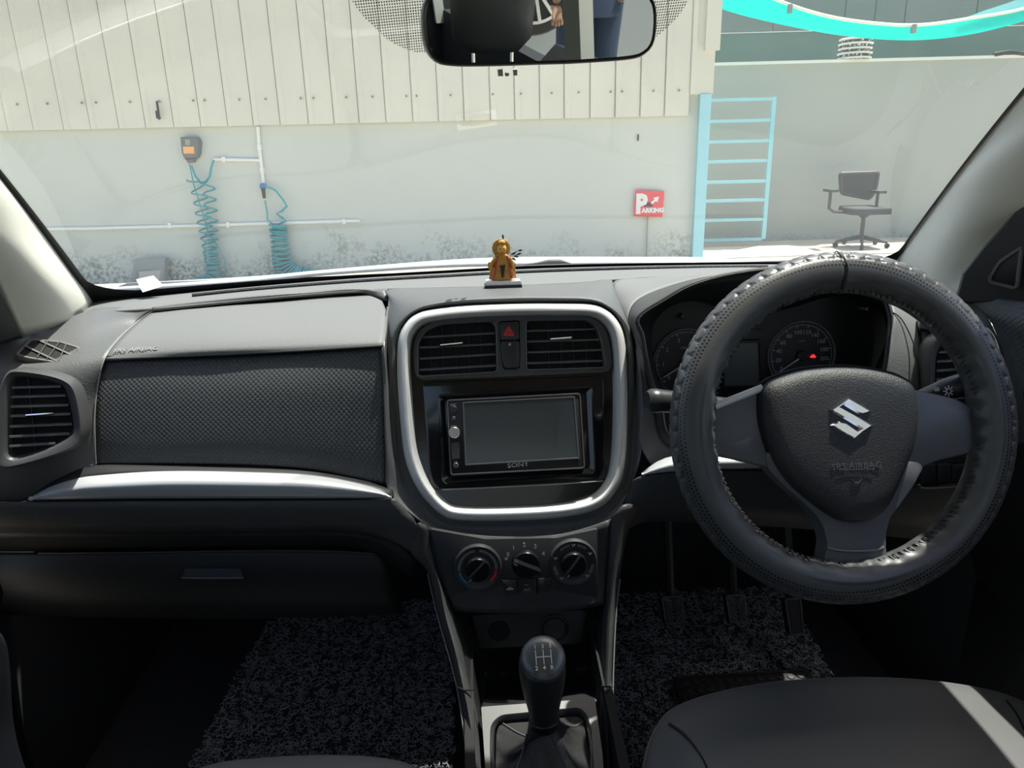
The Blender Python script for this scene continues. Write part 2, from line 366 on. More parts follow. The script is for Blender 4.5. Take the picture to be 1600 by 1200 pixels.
# gate post and blue gate
u0,v0=w1.uv(1089,150,.02); u1,_=w1.uv(1106,300,.02)
m=MB(); m.obox(w1,w1.uv(1088,280,.08)[0],w1.uv(1105,280,.08)[0],0,w1.uv(1100,147,.08)[1],-.1,.08); m.build('gate_post',BLUE,smooth=False,label='pale blue square gate post at the end of the near wall',cat='post')
w5=facing(9.55); gt=empty('blue_gate',w5.P(3,0),label='pale blue metal gate frame with horizontal rails behind the post',cat='gate')
ur=w5.uv(1203,260)[0]; ull=w5.uv(1098,260)[0]-.35; zt=w5.uv(1150,153)[1]; zb=w5.uv(1150,374)[1]
m=MB(); m.obox(w5,ur-.05,ur,zb,zt,0,.05); m.build('stile',BLUE,gt,smooth=False)
m=MB(); m.obox(w5,ull,ull+.05,zb,zt,0,.05); m.build('stile',BLUE,gt,smooth=False)
for y in (156,189,221,252,284,313,343,374):
    zz=w5.uv(1150,y)[1]; m=MB(); m.obox(w5,ull+.05,ur-.05,zz-.018,zz+.018,.005,.045); m.build('rail',BLUE,gt,smooth=False)
# office chair
w6=facing(9.3); cx,cz=w6.uv(1332,378); cx+=0; ch=empty('office_chair',w6.P(cx,0),label='dark grey mesh office chair on a star base by the boundary wall',cat='chair')
OC=mat('dark_mesh_fabric',(.045,.055,.06),.8); OCP=mat('dark_chair_plastic',(.05,.055,.06),.5); fz=0
def cp(px,py,h=0): return w6.hit(px,py,h)
bk=Pl(w6.P(0,0,0),(-Hh+Vector((0,0,.18))))
o=rpoly([w6.uv(*p) for p in ((1311,270),(1374,268),(1369,297),(1360,312),(1313,303))],.05)
m=MB(); m.prism(w6,o,-.02,.02,.008); m.build('backrest',OC,ch)
m=MB(); m.frame(w6,o,[(0,-.03),(-.012,0),(0,.03),(.03,.03),(.03,-.03)]); m.build('back_frame',OCP,ch)
sz=w6.uv(1332,326)[1]; M0=Matrix(((w6.u.x,Hh.x,0),(w6.u.y,Hh.y,0),(0,0,1)))
sp=Pl(w6.P(cx,sz,.22),(0,0,1),-Hh); m=MB(); m.prism(sp,rpoly([(-.24,-.24),(.24,-.24),(.24,.24),(-.24,.24)],.09),-.04,.04,.02); m.build('seat',OC,ch)
for sgn,(px,py) in ((-1,(1298,299)),(1,(1372,301))):
    a=w6.hit(px,py,.2); m=MB(); m.tube([a,a-Vector((0,0,.2)),a-Vector((0,0,.24))-w6.u*sgn*.06,Vector((a.x,a.y,sz-.02))-w6.u*sgn*.16],.02,8); q=m.build('arm_support',OCP,ch)
    m=MB(); m.box(a+Vector((0,0,.01)),(.09,.24,.03),M0.to_3x3()); m.build('arm_pad',OCP,ch)
m=MB(); cpos=w6.P(cx,0,.22); m.lathe(cpos+Vector((0,0,.1)),(0,0,1),[(.05,0),(.05,.02),(.025,.05),(.025,sz-.2),(.07,sz-.16)],12); m.build('gas_column',OCP,ch)
for k in range(5):
    a=2*math.pi*k/5+.5; d=Vector((math.cos(a),math.sin(a),0)); m=MB(); m.tube([cpos+Vector((0,0,.12)),cpos+d*.3+Vector((0,0,.07))],[.028,.016],8); l=m.build('base_arm',OCP,ch)
    m=MB(); m.lathe(cpos+d*.3+Vector((0,0,.032))-d.cross(Vector((0,0,1)))*.02,d.cross(Vector((0,0,1))),[(.02,0),(.03,.005),(.03,.035),(.02,.04)],12); m.build('castor',RUBBER,l)
# parking sign
o=[w1.uv(*p,.04) for p in ((993,297),(1038,299),(1035,339),(990,338))]
sg=empty('parking_sign',w1.P(o[3][0],o[3][1],.03),label='small red and white parking sign on a thin post at the near wall',cat='sign')
RS=mat('red_sign_face',(.75,.07,.08),.5)
m=MB(); m.prism(w1,o,.03,.04,.001); m.build('face',RS,sg,smooth=False)
u,_=w1.uv(1012,339,.03); m=MB(); m.tube([w1.P(u,0,.025),w1.P(u,o[3][1]+.02,.025)],.007,8); m.build('post',mat('sign_post',(.3,.29,.22),.6),sg)
def wt(s,px,py,size,bold=0,sx=1,mt=WHITE):
    a,b=w1.uv(px,py,.042); return text('lettering',s,w1,a,b,size,.042,mt,sg,ext=.001,bold=bold,sx=sx)
wt('P',1002,320,.26,.014,.85); wt('ARKING',1020,329,.062,.004,1.0)
a=w1.uv(1018,318,.042); b=w1.uv(1030,307,.042)
dx,dy=b[0]-a[0],b[1]-a[1]; Lh=math.hypot(dx,dy); ex,ey=dx/Lh,dy/Lh
ar=[(0,-.012),(.05,-.012),(.05,-.032),(Lh,0),(.05,.032),(.05,.012),(0,.012)]
m=MB(); m.prism(w1,[(a[0]+p*ex-q*ey,a[1]+p*ey+q*ex) for p,q in ar],.04,.0425); m.build('arrow',WHITE,sg,smooth=False)
a=w1.uv(1013,320,.042); cs=[(-.05,-.02),(.05,-.02),(.05,.0),(.03,.005),(.018,.028),(-.018,.028),(-.03,.005),(-.05,.0)]
m=MB(); m.prism(w1,[(a[0]+p*.9,a[1]+q*.9) for p,q in cs],.04,.0427); m.build('car_symbol',BLACK,sg,smooth=False)
# conduits
def pipe(name,pts,r,label,cat='pipe',clips=()):
    t=empty(name,w1.hit(*pts[0],r),label=label,cat=cat); m=MB(); m.tube([w1.hit(x,y,r*1.2) for x,y in pts],r,8); m.build('tube',PIPE,t)
    for x,y in clips:
        u,v=w1.uv(x,y,.02); m=MB(); m.obox(w1,u-.016,u+.016,v-.026,v+.026,0,r*2.6); m.build('clip',PIPE,t,smooth=False)
    return t
pipe('wall_pipe',[(54,358.5),(150,357),(300,353),(430,349),(562,345)],.017,'long level grey pipe running low along the near wall',clips=((266,352),(357,351),(538,346)))
pipe('air_supply_pipe',[(403,198),(405,230),(409,262),(412,289)],.018,'vertical grey air pipe dropping from the cladding to the blue valve',clips=((406,230),(410,266)))
pipe('branch_pipe',[(334,249),(370,249.5),(408,250.5)],.015,'short level grey pipe branching left from the vertical air pipe',clips=((350,249),))
# hook on the cladding
m=MB(); m.tube([w1c.hit(*p,.05) for p in ((245,158),(246.5,168),(248.5,182),(250,184.5),(249,185.5),(246,184),(244.5,173))],.012,6); m.build('wall_hook',BLACK,label='small black hook hanging on the cream cladding above the inflator box',cat='hook')
m=MB(); u,v=w1.uv(997,215,.01); m.obox(w1,u-.006,u+.006,v-.03,v+.03,0,.02); m.build('wall_peg',BLACK,smooth=False,label='tiny dark peg in the near wall above the parking sign',cat='peg')
# tyre inflator box
ib=empty('tyre_inflator_box',w1.hit(295,256,0),label='dark grey tyre inflator box with orange sticker on the near wall',cat='inflator')
o=[w1.uv(*p,.1) for p in ((281,214),(306,214),(310,222),(309,240),(306,247),(287,248),(283,238))]
m=MB(); m.prism(w1,o,0,.10,.015); m.build('housing',BOXD,ib)
o=[w1.uv(*p,.1) for p in ((286,229),(303,229),(304,240),(287,240))]; m=MB(); m.prism(w1,o,.1,.104); m.build('sticker',ORG,ib,smooth=False)
o=[w1.uv(*p,.1) for p in ((289,218),(297,218),(297,227),(290,227))]; m=MB(); m.prism(w1,o,.1,.104); m.build('display',mat('dull_display',(.3,.33,.25),.4),ib,smooth=False)
o=[w1.uv(*p,.06) for p in ((289,248),(306,247),(302,254),(294,255))]; m=MB(); m.prism(w1,o,.01,.07,.01); m.build('outlet',BOXD,ib)
# hoses
def helix(path,r0,turns,rad,n=14,h=.09):
    P=resample([w1.hit(x,y,h) for x,y in path],400); out=[]
    T=sum(turns(i/399) for i in range(400)); ph=0
    for i in range(400*2):
        s=i/2; k=min(int(s),398); p=P[k].lerp(P[k+1],s-k); ph+=2*math.pi*turns(s/399)/2
        t=(P[min(k+3,399)]-P[max(k-3,0)]).normalized(); Nn=w1.n; Bb=t.cross(Nn).normalized()
        out.append(p+(Bb*math.cos(ph)+Nn*.8*math.sin(ph))*rad(s/399))
    return out
hs=empty('coiled_air_hose',w1.hit(300,258,.05),label='teal coiled air hose hanging from the inflator box to the ground',cat='hose')
m=MB()
m.tube([w1.hit(*p,.08) for p in ((299,258),(305,275),(314,286),(322,284),(328,275),(330,262),(334,250))],.012,6)
m.tube([w1.hit(*p,.08) for p in ((296,256),(303,290),(316,330),(324,360),(338,380),(350,405),(353,420),(344,438))],.006,6); m.build('straight_hose',HOSE,hs)
m=MB(); m.tube(helix([(303,278),(312,305),(318,340),(324,370),(330,405),(336,430)],0,lambda t:.017+.025*t,lambda t:.075-.01*t),.0085,6); m.build('coil',HOSE,hs)
m=MB(); m.tube(helix([(326,285),(329,320),(331,355),(330,400),(334,428),(325,441),(312,444)],0,lambda t:.026+.07*t*t*t,lambda t:.055+.02*t),.0085,6); m.build('coil',HOSE,hs)
h2=empty('coiled_blow_gun_hose',w1.hit(412,292,.05),label='teal coiled hose with blue valve below the vertical air pipe',cat='hose')
m=MB(); m.tube([w1.hit(*p,.08) for p in ((418,292),(430,297),(442,312),(448,322),(440,330),(432,334),(442,341),(447,345),(436,350))],.012,6)
m.tube([w1.hit(*p,.08) for p in ((414,313),(417,330),(418,344),(426,350),(436,350))],.009,6); m.build('straight_hose',HOSE,h2)
m=MB(); m.tube(helix([(434,350),(436,372),(440,395),(446,415),(460,428),(474,432),(484,436)],0,lambda t:.03+.07*t*t*t,lambda t:.085+.01*t),.0095,6); m.build('coil',HOSE,h2)
m=MB(); m.tube(helix([(436,352),(436,385),(437,410),(440,428),(436,440)],0,lambda t:.02+.03*t,lambda t:.08-.01*t),.0095,6); m.build('coil',HOSE,h2)
m=MB(); a=w1.hit(411,291,.06); m.lathe(a-w1.u*.03,w1.u,[(.02,0),(.03,.01),(.03,.05),(.02,.06)],10); m.build('valve',mat('blue_valve',(.05,.2,.4),.4),h2)
m=MB(); m.tube([w1.hit(*p,.07) for p in ((411,294),(413,310))],[.022,.016],8); m.build('handle_grip',BLACK,h2)
# board leaning at the wall foot
o=[w1.uv(*p,.12) for p in ((212,405),(260,403),(260,452),(210,453))]; m=MB(); m.prism(w1,[(o[0][0],o[0][1]),(o[1][0],o[1][1]),(o[2][0],0),(o[3][0],0)],.06,.16,.005); m.build('grey_cabinet',BOARD,label='plain grey metal cabinet standing at the foot of the near wall',cat='cabinet')
# ================================================================== CAR SHELL
def glassmat(name,dust):
    m=bpy.data.materials.new(name); m.use_nodes=True; N=m.node_tree.nodes; L=m.node_tree.links; N.remove(N['Principled BSDF'])
    t=N.new('ShaderNodeBsdfTransparent'); t.inputs[0].default_value=(.93,.965,.95,1)
    g=N.new('ShaderNodeBsdfGlossy'); g.inputs['Roughness'].default_value=.0
    lw=N.new('ShaderNodeLayerWeight'); lw.inputs[0].default_value=.5; p5=N.new('ShaderNodeMath'); p5.operation='POWER'; p5.inputs[1].default_value=5; L.new(lw.outputs['Facing'],p5.inputs[0])
    fr=N.new('ShaderNodeMath'); fr.operation='MULTIPLY_ADD'; fr.inputs[1].default_value=.92; fr.inputs[2].default_value=.08; L.new(p5.outputs[0],fr.inputs[0])
    a=N.new('ShaderNodeMixShader'); L.new(fr.outputs[0],a.inputs[0]); L.new(t.outputs[0],a.inputs[1]); L.new(g.outputs[0],a.inputs[2])
    d=N.new('ShaderNodeBsdfTranslucent'); d.inputs[0].default_value=(.8,.82,.78,1)
    b=N.new('ShaderNodeMixShader'); b.inputs[0].default_value=dust
    L.new(a.outputs[0],b.inputs[1]); L.new(d.outputs[0],b.inputs[2]); L.new(b.outputs[0],N['Material Output'].inputs[0]); return m
GLASS=glassmat('dusty_windscreen_glass',.022)
base=[(143,471,0,1.036),(250,461,0,1.036),(400,446.5,0,1.036),(560,434,0,1.036),(700,426,0,1.036),(800,420.5,0,1.036),(900,417,0,1.036),(1050,414,0,1.036),(1200,412.5,0,1.036),(1398,412,0,1.036)]
TL,TR=Vector((-.595,.757,1.413)),Vector((.622,.76,1.423)); TM=Vector((.015,.89,1.50))
b0=resample([W(p) for p in base],41); t0=resample([TL,TM,TR],41)
rows=[[b0[k].lerp(t0[k],j/16)+Vector((0,.25,.6)).normalized()*.012*math.sin(math.pi*j/16) for k in range(41)] for j in range(17)]
m=MB(); m.grid(rows); wsc=m.build('window_1',GLASS,normals=False,kind='structure',label='large curved car windscreen, slightly dusty')
def wsp(u,v):   # point on the glass
    x=u*40; k=min(int(x),39); y=v*16; j=min(int(y),15); fx,fy=x-k,y-j
    return rows[j][k].lerp(rows[j][k+1],fx).lerp(rows[j+1][k].lerp(rows[j+1][k+1],fx),fy)
IN=Vector((0,-.3,-.95)).normalized()
FRIT=mat('black_ceramic_frit',(.01,.01,.013),.35)
# frit band: bottom + sides + top as one closed band with rounded inner corners
def frit_pt(s,inner):
    pass
n=160; outer=[];inner=[]
for i in range(n):
    a=i/n*4
    if a<1: u,v=a,0
    elif a<2: u,v=1,a-1
    elif a<3: u,v=3-a,1
    else: u,v=0,4-a
    outer.append(wsp(u,v)+IN*.003)
    wb=.018 if u>.35 else .018+.024*(.35-u)/.35
    ws=.004+(.006*(1-v) if u<.5 else .003); wt_=.012
    # rounded rectangle in u,v
    uu=min(max(u,ws),1-ws); vv=min(max(v,wb),1-wt_)
    rr=.05
    for cu in (ws+rr,1-ws-rr):
        for cv in (wb+rr*1.4,1-wt_-rr*1.4):
            if (uu-cu)*(1 if cu>.5 else -1)>0 and (vv-cv)*(1 if cv>.5 else -1)>0:
                dx=(uu-cu)/rr; dy=(vv-cv)/(rr*1.4); mm_=max(abs(dx),abs(dy)); l=math.hypot(dx,dy)
                if l>0: uu=cu+dx/l*mm_*rr; vv=cv+dy/l*mm_*rr*1.4
    inner.append(wsp(uu,vv)+IN*.003)
m=MB(); m.rings([outer,inner],cap=False); m.build('frit_band',FRIT,wsc,smooth=False,normals=False)
# dotted shade patch around the mirror foot (printed dots)
DOT=bpy.data.materials.new('halftone_dots'); DOT.use_nodes=True; N=DOT.node_tree.nodes; L=DOT.node_tree.links; b=N['Principled BSDF']; b.inputs['Base Color'].default_value=(.03,.035,.03,1)
uvn=N.new('ShaderNodeUVMap'); vo=N.new('ShaderNodeTexVoronoi'); vo.inputs['Randomness'].default_value=0; vo.inputs['Scale'].default_value=1
L.new(uvn.outputs[0],vo.inputs['Vector']); cmp=N.new('ShaderNodeMath'); cmp.operation='LESS_THAN'; cmp.inputs[1].default_value=.33; L.new(vo.outputs['Distance'],cmp.inputs[0])
tp=N.new('ShaderNodeBsdfTransparent'); mx=N.new('ShaderNodeMixShader'); L.new(cmp.outputs[0],mx.inputs[0]); L.new(tp.outputs[0],mx.inputs[1]); L.new(b.outputs[0],mx.inputs[2]); L.new(mx.outputs[0],N['Material Output'].inputs[0])
def glass_hit(px,py):
    d=ray(px,py); best=None
    n_=(rows[8][20]-rows[0][20]).cross(rows[0][40]-rows[0][0]).normalized(); o_=rows[8][20]
    t=(o_-CP).dot(n_)/d.dot(n_); return CP+d*t+IN*.004
edge=[(540,-60),(548,-10),(563,15),(585,38),(610,60),(640,74),(665,78),(720,80),(800,84),(900,84),(990,70),(1022,55),(1060,20),(1085,-25),(1092,-60)]
E1=resample([glass_hit(*p) for p in edge],60); T1=resample([glass_hit(560+(k*40),-62) for k in range(14)],60)
me=bpy.data.meshes.new('dotted_shade_patch'); vs=[];fs=[];uvl=[]
for k in range(60):
    for j in range(9): p=T1[k].lerp(E1[k],j/8); vs.append(tuple(p))
for k in range(59):
    for j in range(8): a=k*9+j; fs.append((a,a+1,a+10,a+9))
me.from_pydata(vs,[],fs); uvm=me.uv_layers.new(name='UVMap')
for lp in me.loops: p=vs[lp.vertex_index]; uvm.data[lp.index].uv=(p[0]*330+p[1]*0,p[1]*330*1.15)
me.materials.append(DOT); o=bpy.data.objects.new('dotted_shade_patch',me); COL.objects.link(o); o.parent=wsc
# roof, header, rails
def roofpt(x,y): return Vector((x,y,1.53-.11*abs(x/.64)**3.5+.03*math.sin(max(0,min(1,(.8-y)/1.8))*math.pi)))
top=[[roofpt(-.64+1.28*k/16,.915-.065*((k-8)/8)**2-(2.5)*j/10) for k in range(17)] for j in range(11)]
m=MB(); m.grid(top); o=m.build('ceiling',HEAD,normals=False,kind='structure',label='pale cloth headliner and car roof'); s=o.modifiers.new('t','SOLIDIFY'); s.thickness=.05; s.offset=1
# A pillar trims
def pillar(nm,glass,door,lab,bul):
    o=loft(nm,[glass,bul,door],PILLAR,None,30,8,.006,kind='structure',label=lab); return o
gl=[W((150,470,0,1.034))]+[wsp(.0,t)+IN*.006+Vector((.004,0,0)) for t in (.12,.3,.5,.75,1)]
gr=[W((1396,413,0,1.034))]+[wsp(1,t)+IN*.006-Vector((.004,0,0)) for t in (.12,.3,.5,.75,1)]
dl=[W((35,528,1.0)),W((18,490,.97)),W((-10,430,.93)),W((-60,340,.87)),Vector((-.66,.66,1.30)),Vector((-.645,.55,1.40))]
ml=[W((112,502,1.08)),W((85,450,1.02)),W((30,372,.96)),W((-60,250,.88)),Vector((-.63,.74,1.34)),Vector((-.62,.66,1.405))]
pillar('trim_1',gl,dl,'pale pillar trim left of the windscreen, partly sunlit',ml)
dr_=[W((1490,470,1.0)),W((1512,432,1.0)),W((1545,388,.98)),W((1600,340,.94)),Vector((.70,.66,1.30)),Vector((.67,.55,1.40))]
mr_=[W((1440,470,1.08)),W((1462,400,1.05)),W((1510,325,1.0)),W((1580,235,.93)),Vector((.66,.74,1.34)),Vector((.64,.66,1.405))]
pillar('trim_2',gr,dr_,'shaded pale pillar trim right of the windscreen',mr_)
loft('trim_cowl',[[Vector((-.86,1.15,.95)),Vector((-.72,1.20,1.01))]+[p+Vector((0,-.01,-.012)) for p in b0[::5]]+[Vector((.75,1.25,1.01)),Vector((.86,1.20,.95))],[Vector((-.86,1.66,.94)),Vector((-.4,1.66,.98)),Vector((0,1.66,.995)),Vector((.4,1.66,.98)),Vector((.86,1.66,.94))]],mat('cowl_plastic',(.01,.01,.01),.6),None,30,4,.01,kind='structure',label='black plastic scuttle panel below the windscreen glass')
# hood and wiper
hd=loft('car_hood',[[(-60,470,1.6),(350,446,1.6),(500,431,1.62),(700,418,1.65),(850,416,1.66),(1050,416,1.65),(1395,430,1.55)],
 [(-60,462,1.9),(350,442,1.9),(490,431,1.92),(620,419,1.94),(760,409.5,1.96),(900,407.5,1.97),(1000,408,1.97),(1110,409,1.95),(1395,425,1.85)],
 [(-100,490,2.5),(350,460,2.5),(600,435,2.6),(850,425,2.62),(1050,425,2.6),(1400,445,2.4)]],CAR,None,40,8,.01,label='white car bonnet seen beyond the windscreen base',cat='bonnet')
wp=empty('windscreen_wiper',aty(860,412,1.5),label='black wiper arm lying at the base of the windscreen',cat='wiper')
m=MB(); m.tube([aty(*p,1.52) for p in ((812,416.5),(835,415),(858,411.5),(875,411),(893,414.5))],[.004,.006,.008,.008,.004],8); m.build('arm',BLACK,wp)
m=MB(); m.tube([aty(*p,1.51) for p in ((780,419),(815,417.3),(850,416),(905,414.5))],.004,6); m.build('blade',RUBBER,wp)
# body sides: doors with window openings, rear closure, floor, firewall
DOORM=mat('black_door_trim',(.008,.0085,.009),.55,bump=('v',240,.4,.0012))
def side(sg,nm):
    X=-.79 if sg<0 else .75; m=MB()
    # lower door panel, lofted with an armrest bulge
    pr=[(1.00,.02),(1.01,0),(.985,-.02),(.93,-.025),(.86,-.02),(.80,-.05),(.72,-.055),(.66,-.03),(.5,-.03),(.3,-.035),(.2,-.02)]
    R=[[Vector((X+sg*d if i else X+sg*.03,y,z)) for i,(z,d) in enumerate(pr)] for y in (-.6,-.2,.2,.5,.75,.88)]
    m.grid(R); dd=m.build(nm,DOORM,normals=False,kind='structure',label=('left' if sg<0 else 'right')+' front door, black moulded trim')
    s=dd.modifiers.new('t','SOLIDIFY'); s.thickness=.06; s.offset=-1 if sg<0 else 1
    return dd
dL=side(-1,'door_1'); dR=side(1,'door_2')
SH=mat('body_shell_inner',(.03,.03,.03),.8)
def sbox(nm,a,b,mt,lab,**k):
    m=MB(); c=[(a[i]+b[i])/2 for i in range(3)]; m.box(c,[abs(b[i]-a[i]) for i in range(3)]); return m.build(nm,mt,smooth=False,kind='structure',label=lab,**k)
sbox('floor',(-.82,-1.75,.13),(.82,1.66,.2),CARPET,'black carpeted car floor')
sbox('wall_firewall',(-.80,1.6,.2),(.80,1.66,.99),CARPET,'dark bulkhead beneath the dashboard')
sbox('wall_rear',(-.78,-1.75,.2),(.78,-1.68,1.05),SH,'rear body panel of the car')
for sg,lab in ((-1,'left'),(1,'right')):
    sbox('wall_side_'+lab,(sg*.78,.90,.2),(sg*.82,1.66,.95),SH,lab+' footwell side panel')
    sbox('wall_sill_'+lab,(sg*.72,-1.75,.2),(sg*.78,-.55,1.0),SH,lab+' rear body side')
    for y0,y1,l in ((-.40,-.30,'middle'),(-1.75,-1.66,'rear')):
        m=MB(); a,b=Vector((sg*.72,y0,.95)),Vector((sg*.64,y0,1.5)); 
        m.rings([[Vector((sg*.73,y0,.95)),Vector((sg*.73,y1,.95)),Vector((sg*.69,y1,.95)),Vector((sg*.69,y0,.95))],[Vector((sg*.64,y0,1.53)),Vector((sg*.64,y1,1.53)),Vector((sg*.60,y1,1.53)),Vector((sg*.60,y0,1.53))]])
        m.build('trim_'+l+'_'+lab,PILLAR,kind='structure',label=lab+' '+l+' pillar trim')
    m=MB(); m.tube([Vector((sg*.63,.80,1.385)),Vector((sg*.64,.4,1.41)),Vector((sg*.64,-.4,1.425)),Vector((sg*.63,-1.7,1.40))],.03,8); m.build('trim_roof_rail_'+lab,PILLAR,kind='structure',label=lab+' roof rail above the door window')
# mirror sail panels in the front corners of the door windows
for sg,pts,lab in ((1,[(1488,474,.99),(1500,428,.98),(1536,382,.965),(1586,328,.945),(1680,245,.90),(1680,500,.86),(1600,482,.92),(1545,474,.95)],'right'),(-1,[(38,527,1.0),(22,490,.965),(-10,430,.93),(-60,345,.88),(-120,300,.84),(-120,560,.84),(-30,548,.93),(5,536,.97)],'left')):
    P=[W(p)+Vector((0,-.004,0)) for p in pts]; c=sum(P,Vector())/len(P); m=MB()
    m.rings([[p+Vector((sg*.03,.01,0)) for p in P],P,[c+(p-c)*.9+Vector((-sg*.006,-.004,0)) for p in P]]); m.build('trim_mirror_corner_'+lab,DARK,angle=30,kind='structure',label='black triangular mirror corner trim at the '+lab+' door')
tw=Pl(W((1575,430,.925)),(-.75,-.66,0)); o=rpoly([tw.uv(*p) for p in ((1546,434),(1562,408),(1597,385),(1590,447),(1585,450),(1548,441))],.006)
tq=empty('tweeter_cover',tw.P(0,0),label='dark triangular speaker cover in the right door corner',cat='speaker')
m=MB(); m.prism(tw,o,-.004,.002,.001); m.build('grille',BLACK,tq)
m=MB(); m.frame(tw,o,[(-.002,-.002),(-.001,.005),(.002,.005),(.003,.0)]); m.build('rim',SLAT,tq)
# right door shoulder, textured, in view
loft('trim_door_shoulder',[[(1508,462,.98),(1560,466,.935),(1640,476,.875)],[(1535,488,.945),(1580,500,.90),(1640,520,.85)],[(1556,520,.925),(1590,545,.885),(1640,570,.85)],[(1580,620,.88),(1600,640,.86),(1640,650,.84)],[(1590,760,.85),(1605,770,.84),(1640,780,.82)]],TEX,None,16,6,.004,kind='structure',label='dimpled black top of the right door beside the dashboard')
# ================================================================== DASHBOARD
da=empty('dashboard',(0,1.15,.9),label='black moulded dashboard with silver trims, vents and glovebox, below the windscreen',cat='dashboard')
Z=1.045
L1=[(112,489,0,1.030),(237,482,0,1.040),(400,466,0,Z),(500,457.5,0,Z),(560,453.5,0,Z),(605,451,0,Z),(700,449,0,Z),(800,446,0,Z),(900,441,0,Z),(935,438,0,Z),(965,436,0,Z),(1050,431,0,Z),(1200,428,0,Z),(1330,430,0,Z),(1420,446,0,1.04)]
Lm=[(130,480,0,1.033),(250,470,0,1.042),(400,455.5,0,1.044),(560,443,0,1.044),(700,436,0,1.045),(800,431.5,0,1.045),(900,427,0,1.045),(1050,421,0,1.045),(1200,419,0,1.045),(1400,428,0,1.041)]
loft('top_pad',[base,Lm,L1],DASHTOP,da,80,8)
# demister slot strip along the glass
m=MB()
sl=resample([W((x,y+7,0,1.0445)) for x,y in ((300,455),(400,445),(560,432.5),(700,424.5),(800,419),(900,415),(1050,411.5),(1200,410))],150)
m.tube(sl,.0035,6); m.build('demister_slot',mat('slotted_plastic',(.025,.025,.026),.5,bump=('v',600,1,.003)),da,kind='stuff')
L1b=[(x,y+9,0,1.028) for x,y in ((237,483),(400,466),(500,457.5),(555,453),(590,454),(604,468))]
loft('pad_step',[[(237,482,0,1.040),(400,466,0,Z),(500,457.5,0,Z),(560,453.5,0,Z),(605,451,0,Z)],[(238,488,0,1.034),(400,472,0,1.036),(500,465,0,1.036),(560,460,0,1.036),(606,470,0,1.03)]],DASH,da,40,3)
# passenger airbag cover
loft('airbag_cover',[[(238,487.5,0,1.034),(320,481,0,1.037),(460,467.5,0,1.037),(540,460.5,0,1.037),(575,461.5,0,1.036),(597,470,0,1.032)],
 [(212,506,0,1.0265),(330,500,0,1.029),(460,491,0,1.029),(604,489,0,1.0265)],[(186,530,0,1.0165),(330,525,0,1.018),(460,518,0,1.018),(603,513,0,1.0165)],
 [(170,549,0,1.0065),(320,545,0,1.0065),(460,538,0,1.0065),(601,531,0,1.0085)],[(163.5,561,.968),(320,556,.97),(460,549,.972),(600,540,.968)]],DASHTOP,da,44,6)
loft('cover_seam',[[(163.5,560,.969),(320,555,.971),(460,548,.973),(600,539,.969)],[(162,566,.976),(320,561,.978),(460,554,.98),(600,545,.976)]],VOID,da,40,2)
sm_=Pl(W((213,547,0,1.0072)),(0,-.4,.92),(0,1,0)); sm_.u=Vector((1,0,0)); sm_.v=sm_.n.cross(sm_.u); q=sm_.uv(213,547)
text('embossed_lettering','SRS AIRBAG',sm_,q[0],q[1],.011,.0012,mat('embossed_grey',(.3,.3,.3),.5),da,rot=R_(1))
# textured glovebox upper panel
loft('dimpled_panel',[[(162,565,.974),(320,560,.976),(460,553,.978),(600,544,.974)],[(152,608,.958),(320,606,.956),(460,602,.956),(602,596,.956)],[(148,650,.947),(320,650,.943),(460,650,.943),(603,650,.943)],
 [(148.5,692,.938),(320,695,.933),(460,698,.933),(603.5,705,.93)],[(150,724,.934),(260,724,.93),(400,727,.93),(500,735,.927),(604,757,.92)]],TEX,da,44,6)
def line(name,pts,r,mt,par=None,seg=6,**k):
    m=MB(); m.tube(resample([W(p) for p in pts],40),r,seg); return m.build(name,mt,par or da,**k)
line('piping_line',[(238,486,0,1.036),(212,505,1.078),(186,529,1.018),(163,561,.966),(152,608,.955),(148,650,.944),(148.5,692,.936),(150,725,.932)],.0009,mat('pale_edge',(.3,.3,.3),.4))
line('gap_line',[(605,480,0,1.03),(604,513,1.02),(600,541,.966),(602.5,600,.953),(603.5,650,.941),(604,705,.928),(604,755,.918)],.0011,mat('gap_edge',(.12,.12,.12),.4))
# left end panel around the round vent
loft('end_panel',[[(-60,548,.97),(0,530,.99),(34,525,1.0),(75,509,1.05),(110,495,1.08),(150,482,1.11),(190,480,0,1.038),(237,482,0,1.040)],
 [(-60,560,.955),(20,545,.985),(80,525,1.02),(140,508,1.05),(212,505,1.08)],[(-60,580,.94),(20,567,.965),(80,552,.985),(130,540,1.0),(186,529,1.02)],
 [(-60,600,.925),(20,590,.94),(80,580,.95),(120,572,.958),(163,562,.970)],[(-60,640,.915),(20,640,.925),(100,640,.935),(150,620,.955)],
 [(-60,690,.912),(50,690,.922),(110,690,.928),(148.5,680,.94)],[(-60,740,.913),(40,738,.92),(100,730,.925),(150,722,.934)],
 [(-60,786,.925),(0,784,.925),(40,782,.925),(75,758,.924),(110,740,.925),(150,728,.93)]],DASH,da,36,7)
